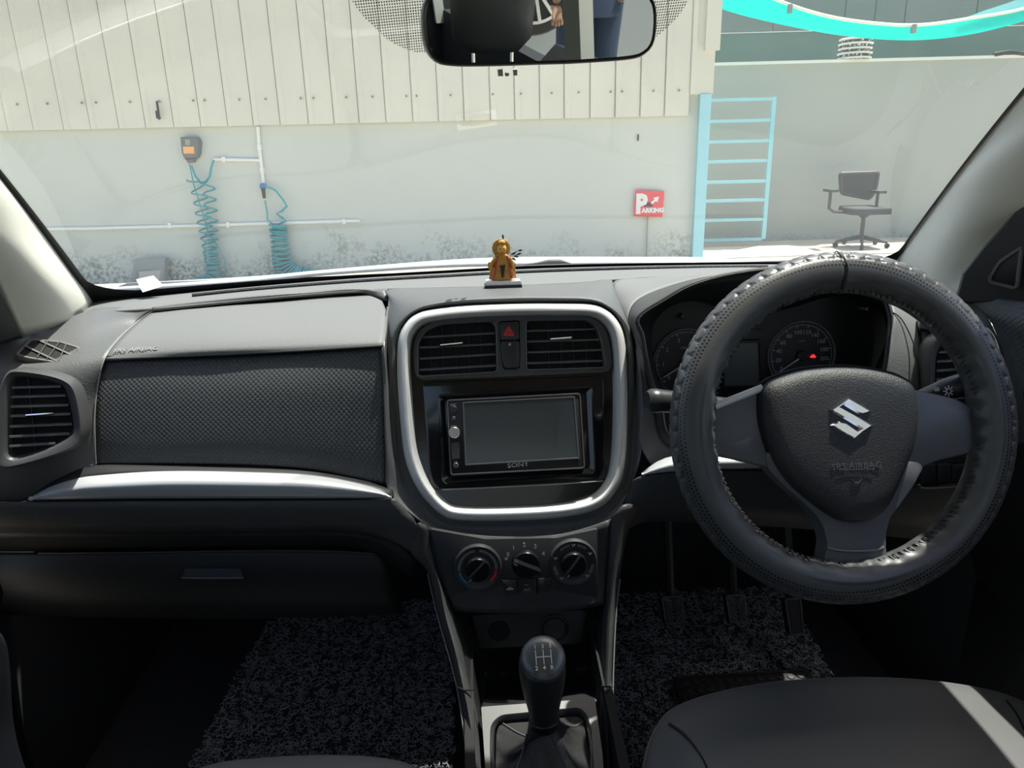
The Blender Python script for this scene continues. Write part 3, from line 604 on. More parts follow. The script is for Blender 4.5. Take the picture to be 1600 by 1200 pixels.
# left demister vent
def ventslats(pl,out,lines,mt,par,h0,h1,th=.0013,name='slat',smooth=False):
    out=[tuple(p) for p in out]
    for (a,b) in lines:
        # clip the infinite line a-b to the outline
        dx,dy=b[0]-a[0],b[1]-a[1]; ts=[]
        for i in range(len(out)):
            p,q=out[i-1],out[i]; ex,ey=q[0]-p[0],q[1]-p[1]; den=dx*ey-dy*ex
            if abs(den)<1e-12: continue
            t=((p[0]-a[0])*ey-(p[1]-a[1])*ex)/den; s=((p[0]-a[0])*dy-(p[1]-a[1])*dx)/den
            if 0<=s<1: ts.append(t)
        if len(ts)<2: continue
        t0,t1=min(ts),max(ts); A=Vector((a[0]+dx*t0,a[1]+dy*t0)); B=Vector((a[0]+dx*t1,a[1]+dy*t1))
        n=Vector((-(B-A).y,(B-A).x)).normalized()*th
        m=MB(); vs=[]
        for P_ in (A,B):
            for s in (-1,1):
                for h in (h0,h1):
                    hh=.0 if h==h1 else 0
                    vs.append(pl.P(P_.x+n.x*s,P_.y+n.y*s+(0.001 if h==h0 else 0),h))
        m.add(vs,[(0,1,3,2),(4,6,7,5),(0,4,5,1),(2,3,7,6),(0,2,6,4),(1,5,7,3)]); m.build(name,mt,par,smooth=False)
dv=plane2((90,572,.962),(90,535,1.005),22); o=rpoly([dv.uv(*p) for p in ((28,556),(50,534),(95,538),(122,546),(128,558),(124,572),(96,569),(45,561))],.004)
v=empty('demister_vent',dv.P(*dv.uv(90,555))-da.location); v.parent=da
m=MB(); m.prism(dv,inset(ccw(o),.001),-.004,.003); m.build('backing',VOID,v,smooth=False)
m=MB(); m.frame(dv,o,[(-.003,-.003),(-.002,.004),(.0005,.004),(.002,.0)]); m.build('rim',mat('vent_rim_grey',(.16,.155,.14),.4),v)
ventslats(dv,o,[(dv.uv(63,536),dv.uv(127,565)),(dv.uv(48,548),dv.uv(92,569))],mat('slat_pale',(.16,.165,.165),.4),v,.003,.005,.0011)
ventslats(dv,o,[(dv.uv(74,542),dv.uv(68,551)),(dv.uv(88,548),dv.uv(80,559)),(dv.uv(105,542),dv.uv(96,563)),(dv.uv(122,550),dv.uv(110,571))],SLAT,v,.003,.006,.0005)
# round-ish end vents
def endvent(pl,outer,inner,lines,tab,lab,par,mt=BEZEL):
    v=empty('air_vent',pl.P(*pl.uv(*outer[0]))-par.location); v.parent=par; v['label']=lab
    oo=ccw(cclosed([pl.uv(*p,.01) for p in outer],64)); ii=ccw(cclosed([pl.uv(*p,.01) for p in inner],64))
    k=min(range(64),key=lambda s:sum((Vector(ii[(s+j)%64])-Vector(oo[j])).length for j in range(64))); ii=ii[k:]+ii[:k]
    m=MB(); m.rings([[pl.P(a,b,-.03) for a,b in inset(oo,-.001)],[pl.P(a,b,.006) for a,b in oo],[pl.P(a,b,.012) for a,b in inset(oo,.003)],[pl.P(a,b,.011) for a,b in inset(ii,-.002)],[pl.P(a,b,.009) for a,b in ii],[pl.P(a,b,-.004) for a,b in inset(ii,.004)]],cap=False); m.build('vent_frame',mt,v)
    m=MB(); m.prism(pl,inset(ii,.002),-.006,-.003); m.build('backing',VOID,v,smooth=False)
    ventslats(pl,inset(ii,.003),[(pl.uv(*a,.006),pl.uv(*b,.006)) for a,b in lines],SLAT,v,.003,.006,.0012)
    ventslats(pl,inset(ii,.003),[(pl.uv(x,650,.0),pl.uv(x-1,640,.0)) for x in tab[2]],DARK,v,-.003,.0,.0006,'vane')
    a=pl.uv(*tab[0],.009); b=pl.uv(*tab[1],.009); m=MB()
    m.rings([[pl.P(a[0],a[1]+.002*math.cos(t),.009+.003*math.sin(t)) for t in [k*math.pi/4 for k in range(8)]],[pl.P(b[0],b[1]+.002*math.cos(t),.009+.003*math.sin(t)) for t in [k*math.pi/4 for k in range(8)]]]); m.build('vent_tab',CHROME,v); return v
lv=plane2((60,715,.900),(60,590,.922),14)
endvent(lv,[(-8,640),(0,600),(12,580),(30,577),(70,582),(103,592),(120,610),(129,650),(130,678),(122,696),(95,710),(40,727),(5,732),(-8,715)],
 [(10,640),(13,600),(18,589),(35,587),(70,592),(97,602),(106,620),(113,650),(115,670),(110,682),(85,698),(40,715),(15,717),(8,700)],
 [((18,606),(93,604)),((12,621),(106,618)),((10,636),(110,633)),((9,651),(112,647)),((9,667),(112,663)),((9,683),(110,678)),((10,698),(88,693))],
 ((41,649),(84,646),(50,)),'left end air vent with dark frame and five-sided opening',da)
# strip, silver trim, lower panel
loft('trim_channel',[[(40,783,.924),(75,757,.923),(110,739,.924),(150,727,.931),(260,726,.931),(400,729,.931),(500,737,.928),(604,760,.918),(616,776,.905)],
 [(43,780,.915),(75,763,.914),(110,750,.914),(150,744,.916),(260,737,.917),(400,739,.917),(500,745,.915),(585,762,.906),(614,777,.902)]],DARK,da,44,3)
silv=[[(44,779.5,.905),(75,762,.91),(110,750,.912),(150,743,.914),(260,736,.915),(400,738,.915),(500,744,.912),(585,762,.905),(612,777,.898)],
 [(44,780,.902),(75,772,.90),(110,764,.896),(150,758,.894),(260,753,.894),(400,754,.894),(500,758,.893),(585,769,.893),(612,777.5,.897)],
 [(44,780.5,.902),(75,778,.90),(150,775,.894),(260,773,.894),(400,773,.894),(500,774,.893),(585,776,.894),(612,778,.897)],
 [(44,781,.904),(75,781,.903),(150,780,.902),(260,779,.902),(400,779,.902),(500,779,.90),(585,778.5,.898),(612,778.5,.898)]]
loft('silver_trim',silv,SATIN2,da,50,5,label='brushed silver trim blade')
loft('lower_panel',[[(-60,787,.91),(44,784,.905),(200,782.5,.903),(400,782,.903),(560,781,.90),(617,780,.897)],[(-60,800,.905),(44,797,.90),(200,796,.899),(400,796,.899),(560,797,.896),(636,800,.893)],
 [(-60,822,.905),(44,820,.905),(200,820,.903),(400,820,.903),(545,818,.90),(650,822,.89)],[(-60,835,.925),(44,832,.925),(200,831,.92),(400,831,.92),(530,830,.918),(590,838,.912),(640,862,.90),(668,890,.893)]],LOWP,da,50,5)
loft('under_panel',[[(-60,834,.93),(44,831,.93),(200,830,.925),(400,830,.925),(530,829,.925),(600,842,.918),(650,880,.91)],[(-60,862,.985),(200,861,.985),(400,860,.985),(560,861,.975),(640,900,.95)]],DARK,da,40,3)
# glovebox
gb=empty('glovebox',W((300,880,.97))-da.location); gb.parent=da
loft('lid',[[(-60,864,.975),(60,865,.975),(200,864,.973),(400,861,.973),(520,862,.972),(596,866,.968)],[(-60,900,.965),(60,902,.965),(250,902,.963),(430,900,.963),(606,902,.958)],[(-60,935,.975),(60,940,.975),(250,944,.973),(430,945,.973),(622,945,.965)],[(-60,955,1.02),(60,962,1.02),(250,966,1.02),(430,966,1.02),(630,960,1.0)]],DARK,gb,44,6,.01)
line('lid_edge_sheen',[(60,864.5,.972),(200,863.5,.970),(400,860.5,.970),(520,861.5,.969),(596,866,.965)],.0009,mat('painted_lid_sheen',(.10,.10,.10),.35),gb)  # sheen along the lid's top edge, painted as a lighter line
gp_=plane2((330,905,.957),(330,886,.962)); o=[gp_.uv(*p,.002) for p in ((290,888),(376,888),(381,903),(284,903))]
m=MB(); m.prism(gp_,o,-.008,.004,.001); m.build('glovebox_handle',mat('handle_grey',(.05,.052,.065),.5),gb,smooth=False)
line('handle_lip',[(284,903,.951),(330,903.5,.951),(381,903,.951)],.0012,SLAT,gb)
# ---------------- centre hood around the silver frame
CS=plane2((812,812,.905),(803,475,1.0))
fo=[(668,484),(720,477.5),(800,474),(870,473.5),(925,475),(950,485),(966,502),(975,524),(979,560),(981,620),(980,680),(976,728),(968,758),(950,784),(925,799),(890,807),(840,812),(760,814.5),(712,812.5),(690,805),(668,785),(648,757),(634,722),(627,680),(621,600),(620.5,548),(625,520),(637,500),(650,490)]
fuv=ccw(cclosed([CS.uv(*p) for p in fo],140))
Iring=[CS.P(a,b,-.002) for a,b in inset(fuv,-.0015)]
O1=[(608,452,0,Z),(700,449.5,0,Z),(800,446.5,0,Z),(900,441.5,0,Z),(950,436.5,0,Z),(985,447,0,1.035),(962,466,1.105),(972,495,1.055),(986,520,1.015),(997,565,.965),(1002,610,.945),(1003,660,.935),(999,710,.925),(988,750,.917),(975,780,.908),(955,815,.90),(932,832,.895),(870,838,.893),(790,841,.893),(710,838,.893),(680,830,.895),(655,812,.90),(614,779,.906),(605,757,.915),(604,705,.925),(603,650,.938),(602,600,.952),(600,541,.968),(604,513,1.02),(606,485,0,1.03),(607,465,0,1.04)]
O1=[p for p in O1 if p!=(985,447,0,1.035)]; O1.insert(5,(958,444,0,1.043))
mid=[CS.P(a,b,-.006) for a,b in inset(fuv,-.012)]
ringloft('centre_hood',[O1,mid,Iring],DASH,da,150,6)
cs=empty('centre_surround',CS.P(0,0,0)-da.location); cs.parent=da; cs['label']='satin silver rounded frame around the radio and centre vents'
m=MB(); m.frame(CS,fuv,[(-.0005,-.006),(0,.0),(.0025,.006),(.006,.010),(.010,.012),(.0125,.0115),(.015,.007),(.0165,-.002),(.018,-.016)]); m.build('silver_frame',SATIN,cs)
fin=inset(fuv,.017)
m=MB(); m.prism(CS,fin,-.03,-.016); m.build('gloss_panel',GLOSS,cs,smooth=False)
# upper vent housing
def U(x,y,h=0): return CS.uv(x,y,h)
vo=[(650,594),(646,560),(648,530),(660,511),(685,501),(740,496),(800,493),(860,491),(915,493),(938,503),(949,520),(955,550),(956,581),(800,588)]
vuv=ccw(rpoly([U(*p,-.004) for p in vo],.012,4))
def withholes(pl,out,holes,h0,h1,name,mt,par):
    # plate with openings, as a filled curve
    cu=bpy.data.curves.new(name,'CURVE'); cu.dimensions='2D'; cu.fill_mode='BOTH'; cu.extrude=(h1-h0)/2
    for ring in [out]+holes:
        sp=cu.splines.new('POLY'); sp.points.add(len(ring)-1); sp.use_cyclic_u=True
        for i,p in enumerate(ring): sp.points[i].co=(p[0],p[1],0,1)
    t=bpy.data.objects.new(name,cu); COL.objects.link(t); me=bpy.data.meshes.new_from_object(t); bpy.data.objects.remove(t); bpy.data.curves.remove(cu)
    M=Matrix(((pl.u.x,pl.v.x,pl.n.x,0),(pl.u.y,pl.v.y,pl.n.y,0),(pl.u.z,pl.v.z,pl.n.z,0),(0,0,0,1))); o_=pl.P(0,0,(h0+h1)/2)
    me.transform(Matrix.Translation(o_)@M); me.materials.clear(); me.materials.append(mt)
    o=bpy.data.objects.new(name,me); COL.objects.link(o); o.parent=par; off=Vector((0,0,0)); q=par
    while q is not None: off+=q.location; q=q.parent
    me.transform(Matrix.Translation(-off)); return o
lop=ccw(rpoly([U(*p,-.004) for p in ((653,588),(653,536),(665,517),(687,507),(768,502),(775,510),(777,581))],.006,4))
rop=ccw(rpoly([U(*p,-.004) for p in ((823,578),(822,501),(918,500),(932,511),(940,535),(946,574))],.006,4))
hop=ccw(rpoly([U(*p,-.004) for p in ((779,502),(812,500.5),(813,560),(812,577),(787,578),(783,560))],.004,4))
withholes(CS,vuv,[lop,rop,hop],-.014,-.004,'vent_surround',BEZEL,cs)
for op,sl_,tb,lab in ((lop,[((664,527),(768,521)),((654,543.5),(771,538)),((654,561),(772,554)),((653,578.5),(773,571.5))],((688,540),(723,536.5)),'left centre air vent'),
    (rop,[((823,517.5),(925,514.5)),((823,534),(935,531)),((823,551),(940,547)),((824,568),(941,564))],((860,530.5),(893,528)),'right centre air vent')):
    v=empty('air_vent',CS.P(op[0][0],op[0][1],-.01)-da.location); v.parent=da; v['label']=lab
    m=MB(); m.prism(CS,inset(op,-.001),-.0159,-.0145); m.build('backing',VOID,v,smooth=False)
    m=MB(); m.frame(CS,op,[(-.0015,-.0045),(-.0008,-.0025),(.0004,-.003),(.0012,-.014)]); m.build('vent_rim',SLAT,v)
    ventslats(CS,inset(op,.0015),[(U(*a,-.006),U(*b,-.006)) for a,b in sl_],SLAT,v,-.0092,-.0062,.0012)
    cx_=sum(p[0] for p in op)/len(op)
    ventslats(CS,inset(op,.0015),[((cx_+k,0),(cx_+k,1)) for k in (-.035,-.018,0,.018,.035)],DARK,v,-.0144,-.0125,.0005,'vane')
    a=U(*tb[0],-.002); b=U(*tb[1],-.002); m=MB()
    m.rings([[CS.P(q[0],q[1]+.0022*math.cos(t),-.003+.003*math.sin(t)) for t in [k*math.pi/4 for k in range(8)]] for q in (a,b)]); m.build('vent_tab',CHROME,v)
BT=mat('button_plastic',(.03,.032,.034),.35)
o=rpoly([U(*p,-.001) for p in ((780.5,503.5),(810.5,502),(811,531),(782,532))],.003); m=MB(); m.prism(CS,o,-.014,-.001,.001); hb=m.build('hazard_button',BT,cs,angle=30)
o=rpoly([U(*p,-.001) for p in ((782,533.5),(811,532.5),(812,560),(811,575),(788,576),(784,560))],.004); m=MB(); m.prism(CS,o,-.014,-.001,.001); m.build('blank_button',BT,cs,angle=30)
tri=[U(*p,0) for p in ((794.5,508.5),(804.5,524.5),(785.5,525))]
withholes(CS,ccw(rpoly(tri,.002,3)),[list(reversed(ccw(inset(ccw(tri),.0028))))],-.001,-.0005,'hazard_symbol',REDP,hb)
t2=inset(ccw(tri),.0036); withholes(CS,t2,[list(reversed(inset(t2,.0016)))],-.001,-.0006,'hazard_symbol',REDP,hb)
m=MB(); a=U(796.5,538,0); m.lathe(CS.P(a[0],a[1],-.0012),CS.n,[(.002,0),(.002,.0008)],12); m.build('indicator_dot',WHITE2,cs)
# ---------------- radio
ra=empty('car_stereo',CS.P(*U(808,735),-.01),label='black double height car stereo with blank grey touchscreen in the silver frame',cat='stereo')
so_=ccw(rpoly([U(*p,-.008) for p in ((660,602),(665,597),(938,587),(944,592),(947,745),(942,751),(676,766),(672,760))],.006,3))
m=MB(); m.prism(CS,so_,-.0159,-.010,.0015); m.build('fascia_plate',GLOSS,ra,angle=30)
sh=ccw(rpoly([U(*p,-.004) for p in ((684,617),(926,603),(931,735),(925,742),(696,757),(690,750))],.006,3))
m=MB(); m.frame(CS,sh,[(-.001,-.011),(0,-.0055),(.002,-.0045),(.0085,-.0075),(.0095,-.011)]); m.build('recess_rim',GLOSS,ra)
bo=ccw(rpoly([U(*p,.004) for p in ((697,627),(701,624),(905,613.5),(908,617),(915,729),(911,733),(706,743.5),(703,740))],.003,3))
m=MB(); m.prism(CS,bo,-.010,.003,.0018); m.build('body',BLACK,ra,angle=30)
m=MB(); m.frame(CS,bo,[(.0006,.0025),(.0008,.0038),(.0022,.0038),(.0026,.0025)]); m.build('edge_rim',SLAT,ra)
sc_=[U(*p,.004) for p in ((725,630.5),(896,621.5),(903,714.5),(729,725))]
m=MB(); m.prism(CS,sc_,.003,.0036); m.build('screen',SCREEN,ra,smooth=False)
m=MB(); m.frame(CS,sc_,[(-.0022,.003),(-.0018,.0042),(-.0004,.0042),(0,.0034)]); m.build('screen_rim',SLAT,ra,angle=30)
def disc(px,py,r,h0,h1,mt,nm,par,pl=CS,seg=24,bev=.0006):
    a=pl.uv(px,py,h1); m=MB(); m.lathe(pl.P(a[0],a[1],h0),pl.n,[(r,0),(r,h1-h0-bev),(r-bev,h1-h0)],seg); return m.build(nm,mt,par,angle=30)
disc(710,676,.0075,.003,.012,mat('knob_metal',(.45,.44,.42),.25,metal=.9),'volume_knob',ra); disc(709,640,.005,.003,.0045,DARK,'button',ra); disc(709,653,.0025,.003,.0042,SLAT,'button',ra); disc(712.5,727,.0036,.003,.0045,SLAT,'socket_ring',ra); disc(712.5,727,.0018,.004,.0048,VOID,'socket_hole',ra)
o=[U(*p,.004) for p in ((704,691),(718,690.5),(719,717),(706,718))]; m=MB(); m.prism(CS,o,.003,.004,.0004); m.build('port_cover',GLOSS,ra,smooth=False)
a=U(809.5,726.5,.004); text('maker_lettering','SONY',CS,a[0],a[1],.0085,.0032,mat('silver_letter',(.55,.56,.56),.4),ra,rot=R_(2.8),bold=.0001,sx=1.3)
for px,py,s_ in ((708,632.5,'RESET'),(709,666.5,'PUSH'),(712,721,'AUX')):
    a=U(px,py,.004); text('small_lettering',s_,CS,a[0],a[1],.0032,.0032,WHITE2,ra,rot=R_(3))
line('tray_edge_highlight',[(690,765,.922),(760,762,.922),(860,757,.922),(942,751.5,.923)],.0008,mat('painted_tray_sheen',(.25,.25,.25),.3),ra)  # highlight on the shelf lip, put in as a paler strip
# ---------------- right: driver side dash
HOOD=mat('visor_plastic',(.045,.049,.046),.6,bump=('v',330,.2,.0008))
O2=[(1003,700,.927),(1003,650,.936),(1002,610,.946),(996,563,.966),(985,519,1.016),(971,494,1.056),(962,466,1.104),(959,440,0,1.044),(1000,433.5,0,1.044),(1060,430,0,1.044),(1200,427.5,0,1.044),(1330,431,0,1.043),(1400,444,0,1.04),(1432,485,1.04),(1437,520,1.0),(1440,560,.975),(1442,620,.955),(1442,700,.935),(1400,745,.925),(1200,748,.925),(1050,745,.925)]
M2=[(1035,690,.935),(1022,640,.945),(1010,590,.955),(1003,550,.962),(988,520,.985),(981,495,1.02),(1003,464,1.07),(1092,434,1.12),(1200,424,1.12),(1300,424,1.12),(1372,450,1.07),(1395,485,1.01),(1392,525,.985),(1384,575,.965),(1370,640,.95),(1330,690,.94),(1200,720,.93),(1090,715,.93)]
R2=[(1045,680,.925),(1032,630,.93),(1018,595,.94),(1009,555,.945),(1004,525,.95),(997,497,.955),(1040,467,.96),(1085,443,.965),(1150,426,.97),(1230,418,.97),(1320,426,.97),(1368,452,.965),(1389,488,.96),(1388,530,.95),(1378,590,.94),(1350,640,.935),(1200,695,.925),(1100,690,.925)]
T2=[(1072,640,1.03),(1045,612,1.03),(1028,590,1.03),(1021,560,1.03),(1018,530,1.03),(1024,502,1.03),(1050,478,1.03),(1090,470,1.03),(1135,482,1.03),(1190,489,1.03),(1240,480,1.03),(1290,465,1.03),(1335,462,1.03),(1368,478,1.03),(1384,505,1.03),(1380,545,1.03),(1350,600,1.03),(1300,640,1.03),(1180,650,1.03)]
ringloft('driver_dash_panel',[O2,M2],DASHTOP,da,140,6)
ringloft('cluster_visor',[M2,R2],HOOD,da,140,5)
ringloft('visor_throat',[R2,T2],DARK,da,140,4)
# right end panel + vent
loft('right_end_panel',[[(1402,441,0,1.04),(1440,452,1.1),(1490,462,1.03),(1525,474,.975)],[(1434,486,1.04),(1460,490,1.02),(1500,495,.985),(1540,492,.955)],[(1441,540,.985),(1470,540,.97),(1510,540,.95),(1562,535,.93)],
 [(1443,600,.96),(1480,600,.945),(1530,600,.925),(1584,600,.91)],[(1443,680,.94),(1480,690,.93),(1530,690,.915),(1595,690,.90)],[(1430,745,.925),(1500,748,.92),(1600,750,.905)]],DASH,da,36,6)
line('panel_gap_line',[(1391,486,1.007),(1408,498,1.0),(1424,528,.982),(1433,560,.966),(1437,600,.953),(1439,640,.945)],.0009,VOID)
rv=plane2((1500,600,.925),(1500,520,.945),-16)
endvent(rv,[(1449,600),(1450,555),(1458,530),(1475,518),(1515,507),(1545,512),(1562,540),(1572,590),(1574,640),(1560,668),(1500,676),(1455,668),(1449,640)],
 [(1461,600),(1463,560),(1470,540),(1485,527),(1515,517),(1538,522),(1550,545),(1558,590),(1560,635),(1550,655),(1500,662),(1466,655),(1461,635)],
 [((1464,551),(1550,546)),((1462,565.5),(1550,560)),((1462,580),(1555,573)),((1462,594),(1556,588)),((1462,609),(1556,603)),((1462,624),(1558,618)),((1462,639),(1558,633))],
 ((1491,576),(1514,573),(1510,)),'right end air vent half hidden by the steering wheel',da)
d2=plane2((1470,505,.985),(1470,485,1.02),-20); o=rpoly([d2.uv(*p) for p in ((1436,492),(1438,508),(1460,511),(1500,500),(1522,492),(1500,475),(1478,466),(1455,480))],.003)
v=empty('demister_vent',d2.P(*d2.uv(1470,495))-da.location); v.parent=da
m=MB(); m.prism(d2,o,-.01,.004); m.build('backing',VOID,v,smooth=False)
m=MB(); m.frame(d2,o,[(-.002,-.004),(-.001,.006),(.001,.006),(.002,.003)]); m.build('rim',mat('demist_rim',(.14,.14,.13),.4),v)
ventslats(d2,o,[(d2.uv(1438,503),d2.uv(1450,494)),(d2.uv(1486,478),d2.uv(1512,492)),(d2.uv(1490,474),d2.uv(1518,489))],mat('slat_pale2',(.3,.32,.32),.4),v,.004,.009,.001)
# lower driver panels
loft('silver_trim',[[(1003,738,.915),(1025,722,.915),(1050,713,.914),(1100,708,.914),(1400,705,.914)],[(1003,741,.90),(1025,732,.898),(1060,724,.896),(1100,722,.896),(1400,718,.896)],[(1003,743,.90),(1030,739,.898),(1060,736,.897),(1100,733,.897),(1400,730,.897)]],SATIN2,da,30,4)
loft('knee_panel',[[(985,752,.915),(1003,745,.905),(1060,739,.90),(1200,735,.90),(1430,733,.90),(1600,730,.895),(1660,730,.89)],[(972,785,.91),(1010,775,.905),(1100,770,.90),(1300,770,.90),(1600,770,.895),(1660,770,.89)],[(962,820,.905),(985,806,.91),(1020,800,.915),(1100,800,.915),(1300,810,.915),(1600,830,.91),(1660,830,.905)],[(958,850,.905),(970,838,.915),(985,826,.93),(1040,815,.96),(1300,830,.97),(1600,860,.95),(1660,860,.94)]],LOWP,da,44,6)
sw=plane2((1475,755,.89),(1475,720,.895)); o=rpoly([sw.uv(*p) for p in ((1438,720),(1530,716),(1530,752),(1442,761),(1436,757))],.004)
s_=empty('switch_bank',sw.P(*sw.uv(1475,740))-da.location); s_.parent=da
m=MB(); m.prism(sw,o,-.008,.001,.001); m.build('plate',BLACK,s_,angle=30)
line('plate_lip',[(1436,757,.884),(1442,763,.884),(1480,762,.884),(1530,756,.884)],.0018,SLAT,s_)
for pts in (((1440,727),(1462,725),(1462,753),(1441,755)),((1466,725),(1486,724),(1486,752),(1466,753)),((1488,727),(1512,725),(1512,750),(1488,752))):
    o=rpoly([sw.uv(*p,.004) for p in pts],.002); m=MB(); m.prism(sw,o,.001,.004,.001); m.build('switch',BT,s_,angle=30)
# ---------------- instrument cluster
ic=plane2((1250,612,1.03),(1250,470,1.03)); ic=Pl(W((1200,560,1.03)),(0,-1,.12)); cl_=empty('instrument_cluster',ic.P(0,0,0),label='dark instrument cluster with two round dials and a small display behind the steering wheel',cat='instrument cluster')
ICP=mat('cluster_face',(.012,.013,.015),.4); DF=mat('dial_face',(.02,.021,.023),.35)
face=[ic.uv(*(p[:2])) for p in T2]; face=inset(ccw(cclosed(face,80)),-.012)
m=MB(); m.prism(ic,face,-.012,-.006); m.build('face',ICP,cl_,smooth=False)
def dial(cx,cy,rpx,nums,a0,a1,needle,unit,lab):
    c=ic.uv(cx,cy); e=ic.uv(cx+rpx,cy); r=math.hypot(e[0]-c[0],e[1]-c[1]); d=empty('dial',ic.P(*c)-cl_.location); d.parent=cl_; d['label']=lab
    circ=lambda q:[(c[0]+q*math.cos(2*math.pi*k/72),c[1]+q*math.sin(2*math.pi*k/72)) for k in range(72)]
    m=MB(); m.prism(ic,circ(r*.93),-.006,-.004); m.build('dial_disc',DF,d,angle=30)
    m=MB(); m.frame(ic,circ(r),[(0,-.006),(.0006,-.001),(.0018,-.001),(.0028,-.004)]); m.build('dial_ring',mat('dial_ring',(.16,.17,.18),.3),d)
    m=MB()
    nn=len(nums)
    for k in range((nn-1)*4+1):
        a=R_(a0+(a1-a0)*k/((nn-1)*4)); l=.10 if k%4==0 else .05; wv=.0006 if k%4==0 else .0003
        u_=Vector((math.cos(a),math.sin(a))); t_=Vector((-u_.y,u_.x)); A=Vector(c)+u_*r*.90; B=Vector(c)+u_*r*(.90-l)
        m.add([ic.P(*(A+t_*wv),-.0037),ic.P(*(A-t_*wv),-.0037),ic.P(*(B-t_*wv),-.0037),ic.P(*(B+t_*wv),-.0037)],[(0,1,2,3)])
    N_=90
    pts=[]
    for k in range(N_):
        a=R_(a0+(a1-a0)*k/(N_-1)); u_=Vector((math.cos(a),math.sin(a)))
        m_a=Vector(c)+u_*r*.895; m_b=Vector(c)+u_*r*.885; pts.append((ic.P(*m_a,-.0037),ic.P(*m_b,-.0037)))
    m.grid([[p[0] for p in pts],[p[1] for p in pts]]); m.build('scale_marks',WHITE2,d,smooth=False,normals=False)
    for k,s in enumerate(nums):
        if s is None: continue
        a=R_(a0+(a1-a0)*k/(nn-1)); text('numeral',s,ic,c[0]+math.cos(a)*r*.68,c[1]+math.sin(a)*r*.68,.0088,-.0038,WHITE2,d)
    text('unit_lettering',unit,ic,c[0],c[1]+r*.42,.004,-.0038,WHITE2,d)
    q=ic.uv(*needle); u_=Vector((q[0]-c[0],q[1]-c[1])); Ln=u_.length; u_.normalize(); t_=Vector((-u_.y,u_.x)); C_=Vector(c)
    m=MB(); A=C_+u_*.004; B=C_+u_*Ln
    m.rings([[ic.P(*(A+t_*.0011),.001),ic.P(*(A-t_*.0011),.001),ic.P(*(A-t_*.0011),.0025),ic.P(*(A+t_*.0011),.0025)],[ic.P(*(B+t_*.0005),.001),ic.P(*(B-t_*.0005),.001),ic.P(*(B-t_*.0005),.0018),ic.P(*(B+t_*.0005),.0018)]]); m.build('needle',mat('needle_white',(.6,.62,.64),.4),d,smooth=False)
    m=MB(); m.lathe(ic.P(*c,-.004),ic.n,[(.008,0),(.008,.006),(.006,.008)],24); m.build('needle_hub',BLACK,d)
    return d,c,r
sp_,c_,r_=dial(1254,556,53,['0','20','40','60','80','100','120','140','160','180','200','220'],212,-32,(1217,581),'km/h','round speedometer dial')
o=ic.uv(1272,557); m=MB(); m.lathe(ic.P(*o,-.0038),ic.n,[(.0028,0),(.0028,.0008)],12); m.rings([[ic.P(o[0]+a*.0042,o[1]+b*.0012-.001,h) for a,b in ((-1,-1),(1,-1),(1,1),(-1,1))] for h in (-.0038,-.003)]); m.build('warning_lamp',LAMP,sp_)
dial(1073,566,52,['0','1','2','3','4','5','6','7'],222,-42,(1036,590),'x1000r/min','round rev counter dial')
o=rpoly([ic.uv(*p) for p in ((1131,536),(1187,535),(1190,604),(1133,604))],.002); m=MB(); m.frame(ic,ccw(o),[(-.004,-.006),(-.003,-.001),(0,-.001),(.001,-.004)]); m.build('display_rim',BLACK,cl_)
m=MB(); m.prism(ic,o,-.006,-.004); m.build('display',LCD,cl_,smooth=False)
o=[ic.uv(*p) for p in ((1143,519),(1194,516),(1195,528),(1185,530),(1143,532))]; m=MB(); m.prism(ic,o,-.006,-.003,.0005); m.build('lamp_panel',DF,cl_,smooth=False)
for x,y,mt in ((1351,482,CHROME),(1066,494,SLAT)):
    o=ic.uv(x,y); m=MB(); m.lathe(ic.P(*o,-.006),ic.n,[(.0045,0),(.0045,.012),(.0028,.014),(.0015,.011)],16); m.build('trip_knob',mt,cl_)
# column shroud
m=MB(); R=[]
for t,(cx,cy,Y,hw,hh) in enumerate([(1255,640,.97,.075,.05),(1270,650,.90,.072,.055),(1285,660,.85,.068,.055),(1290,665,.835,.06,.05)]):
    c=aty(cx,cy,Y); R.append([c+Vector((hw*math.copysign(abs(math.cos(a))**.7,math.cos(a)),0,hh*math.copysign(abs(math.sin(a))**.7,math.sin(a)))) for a in [2*math.pi*k/28 for k in range(28)]])
m.rings(R); m.build('column_shroud',BLACK,label='black steering column shroud behind the wheel',cat='column shroud')
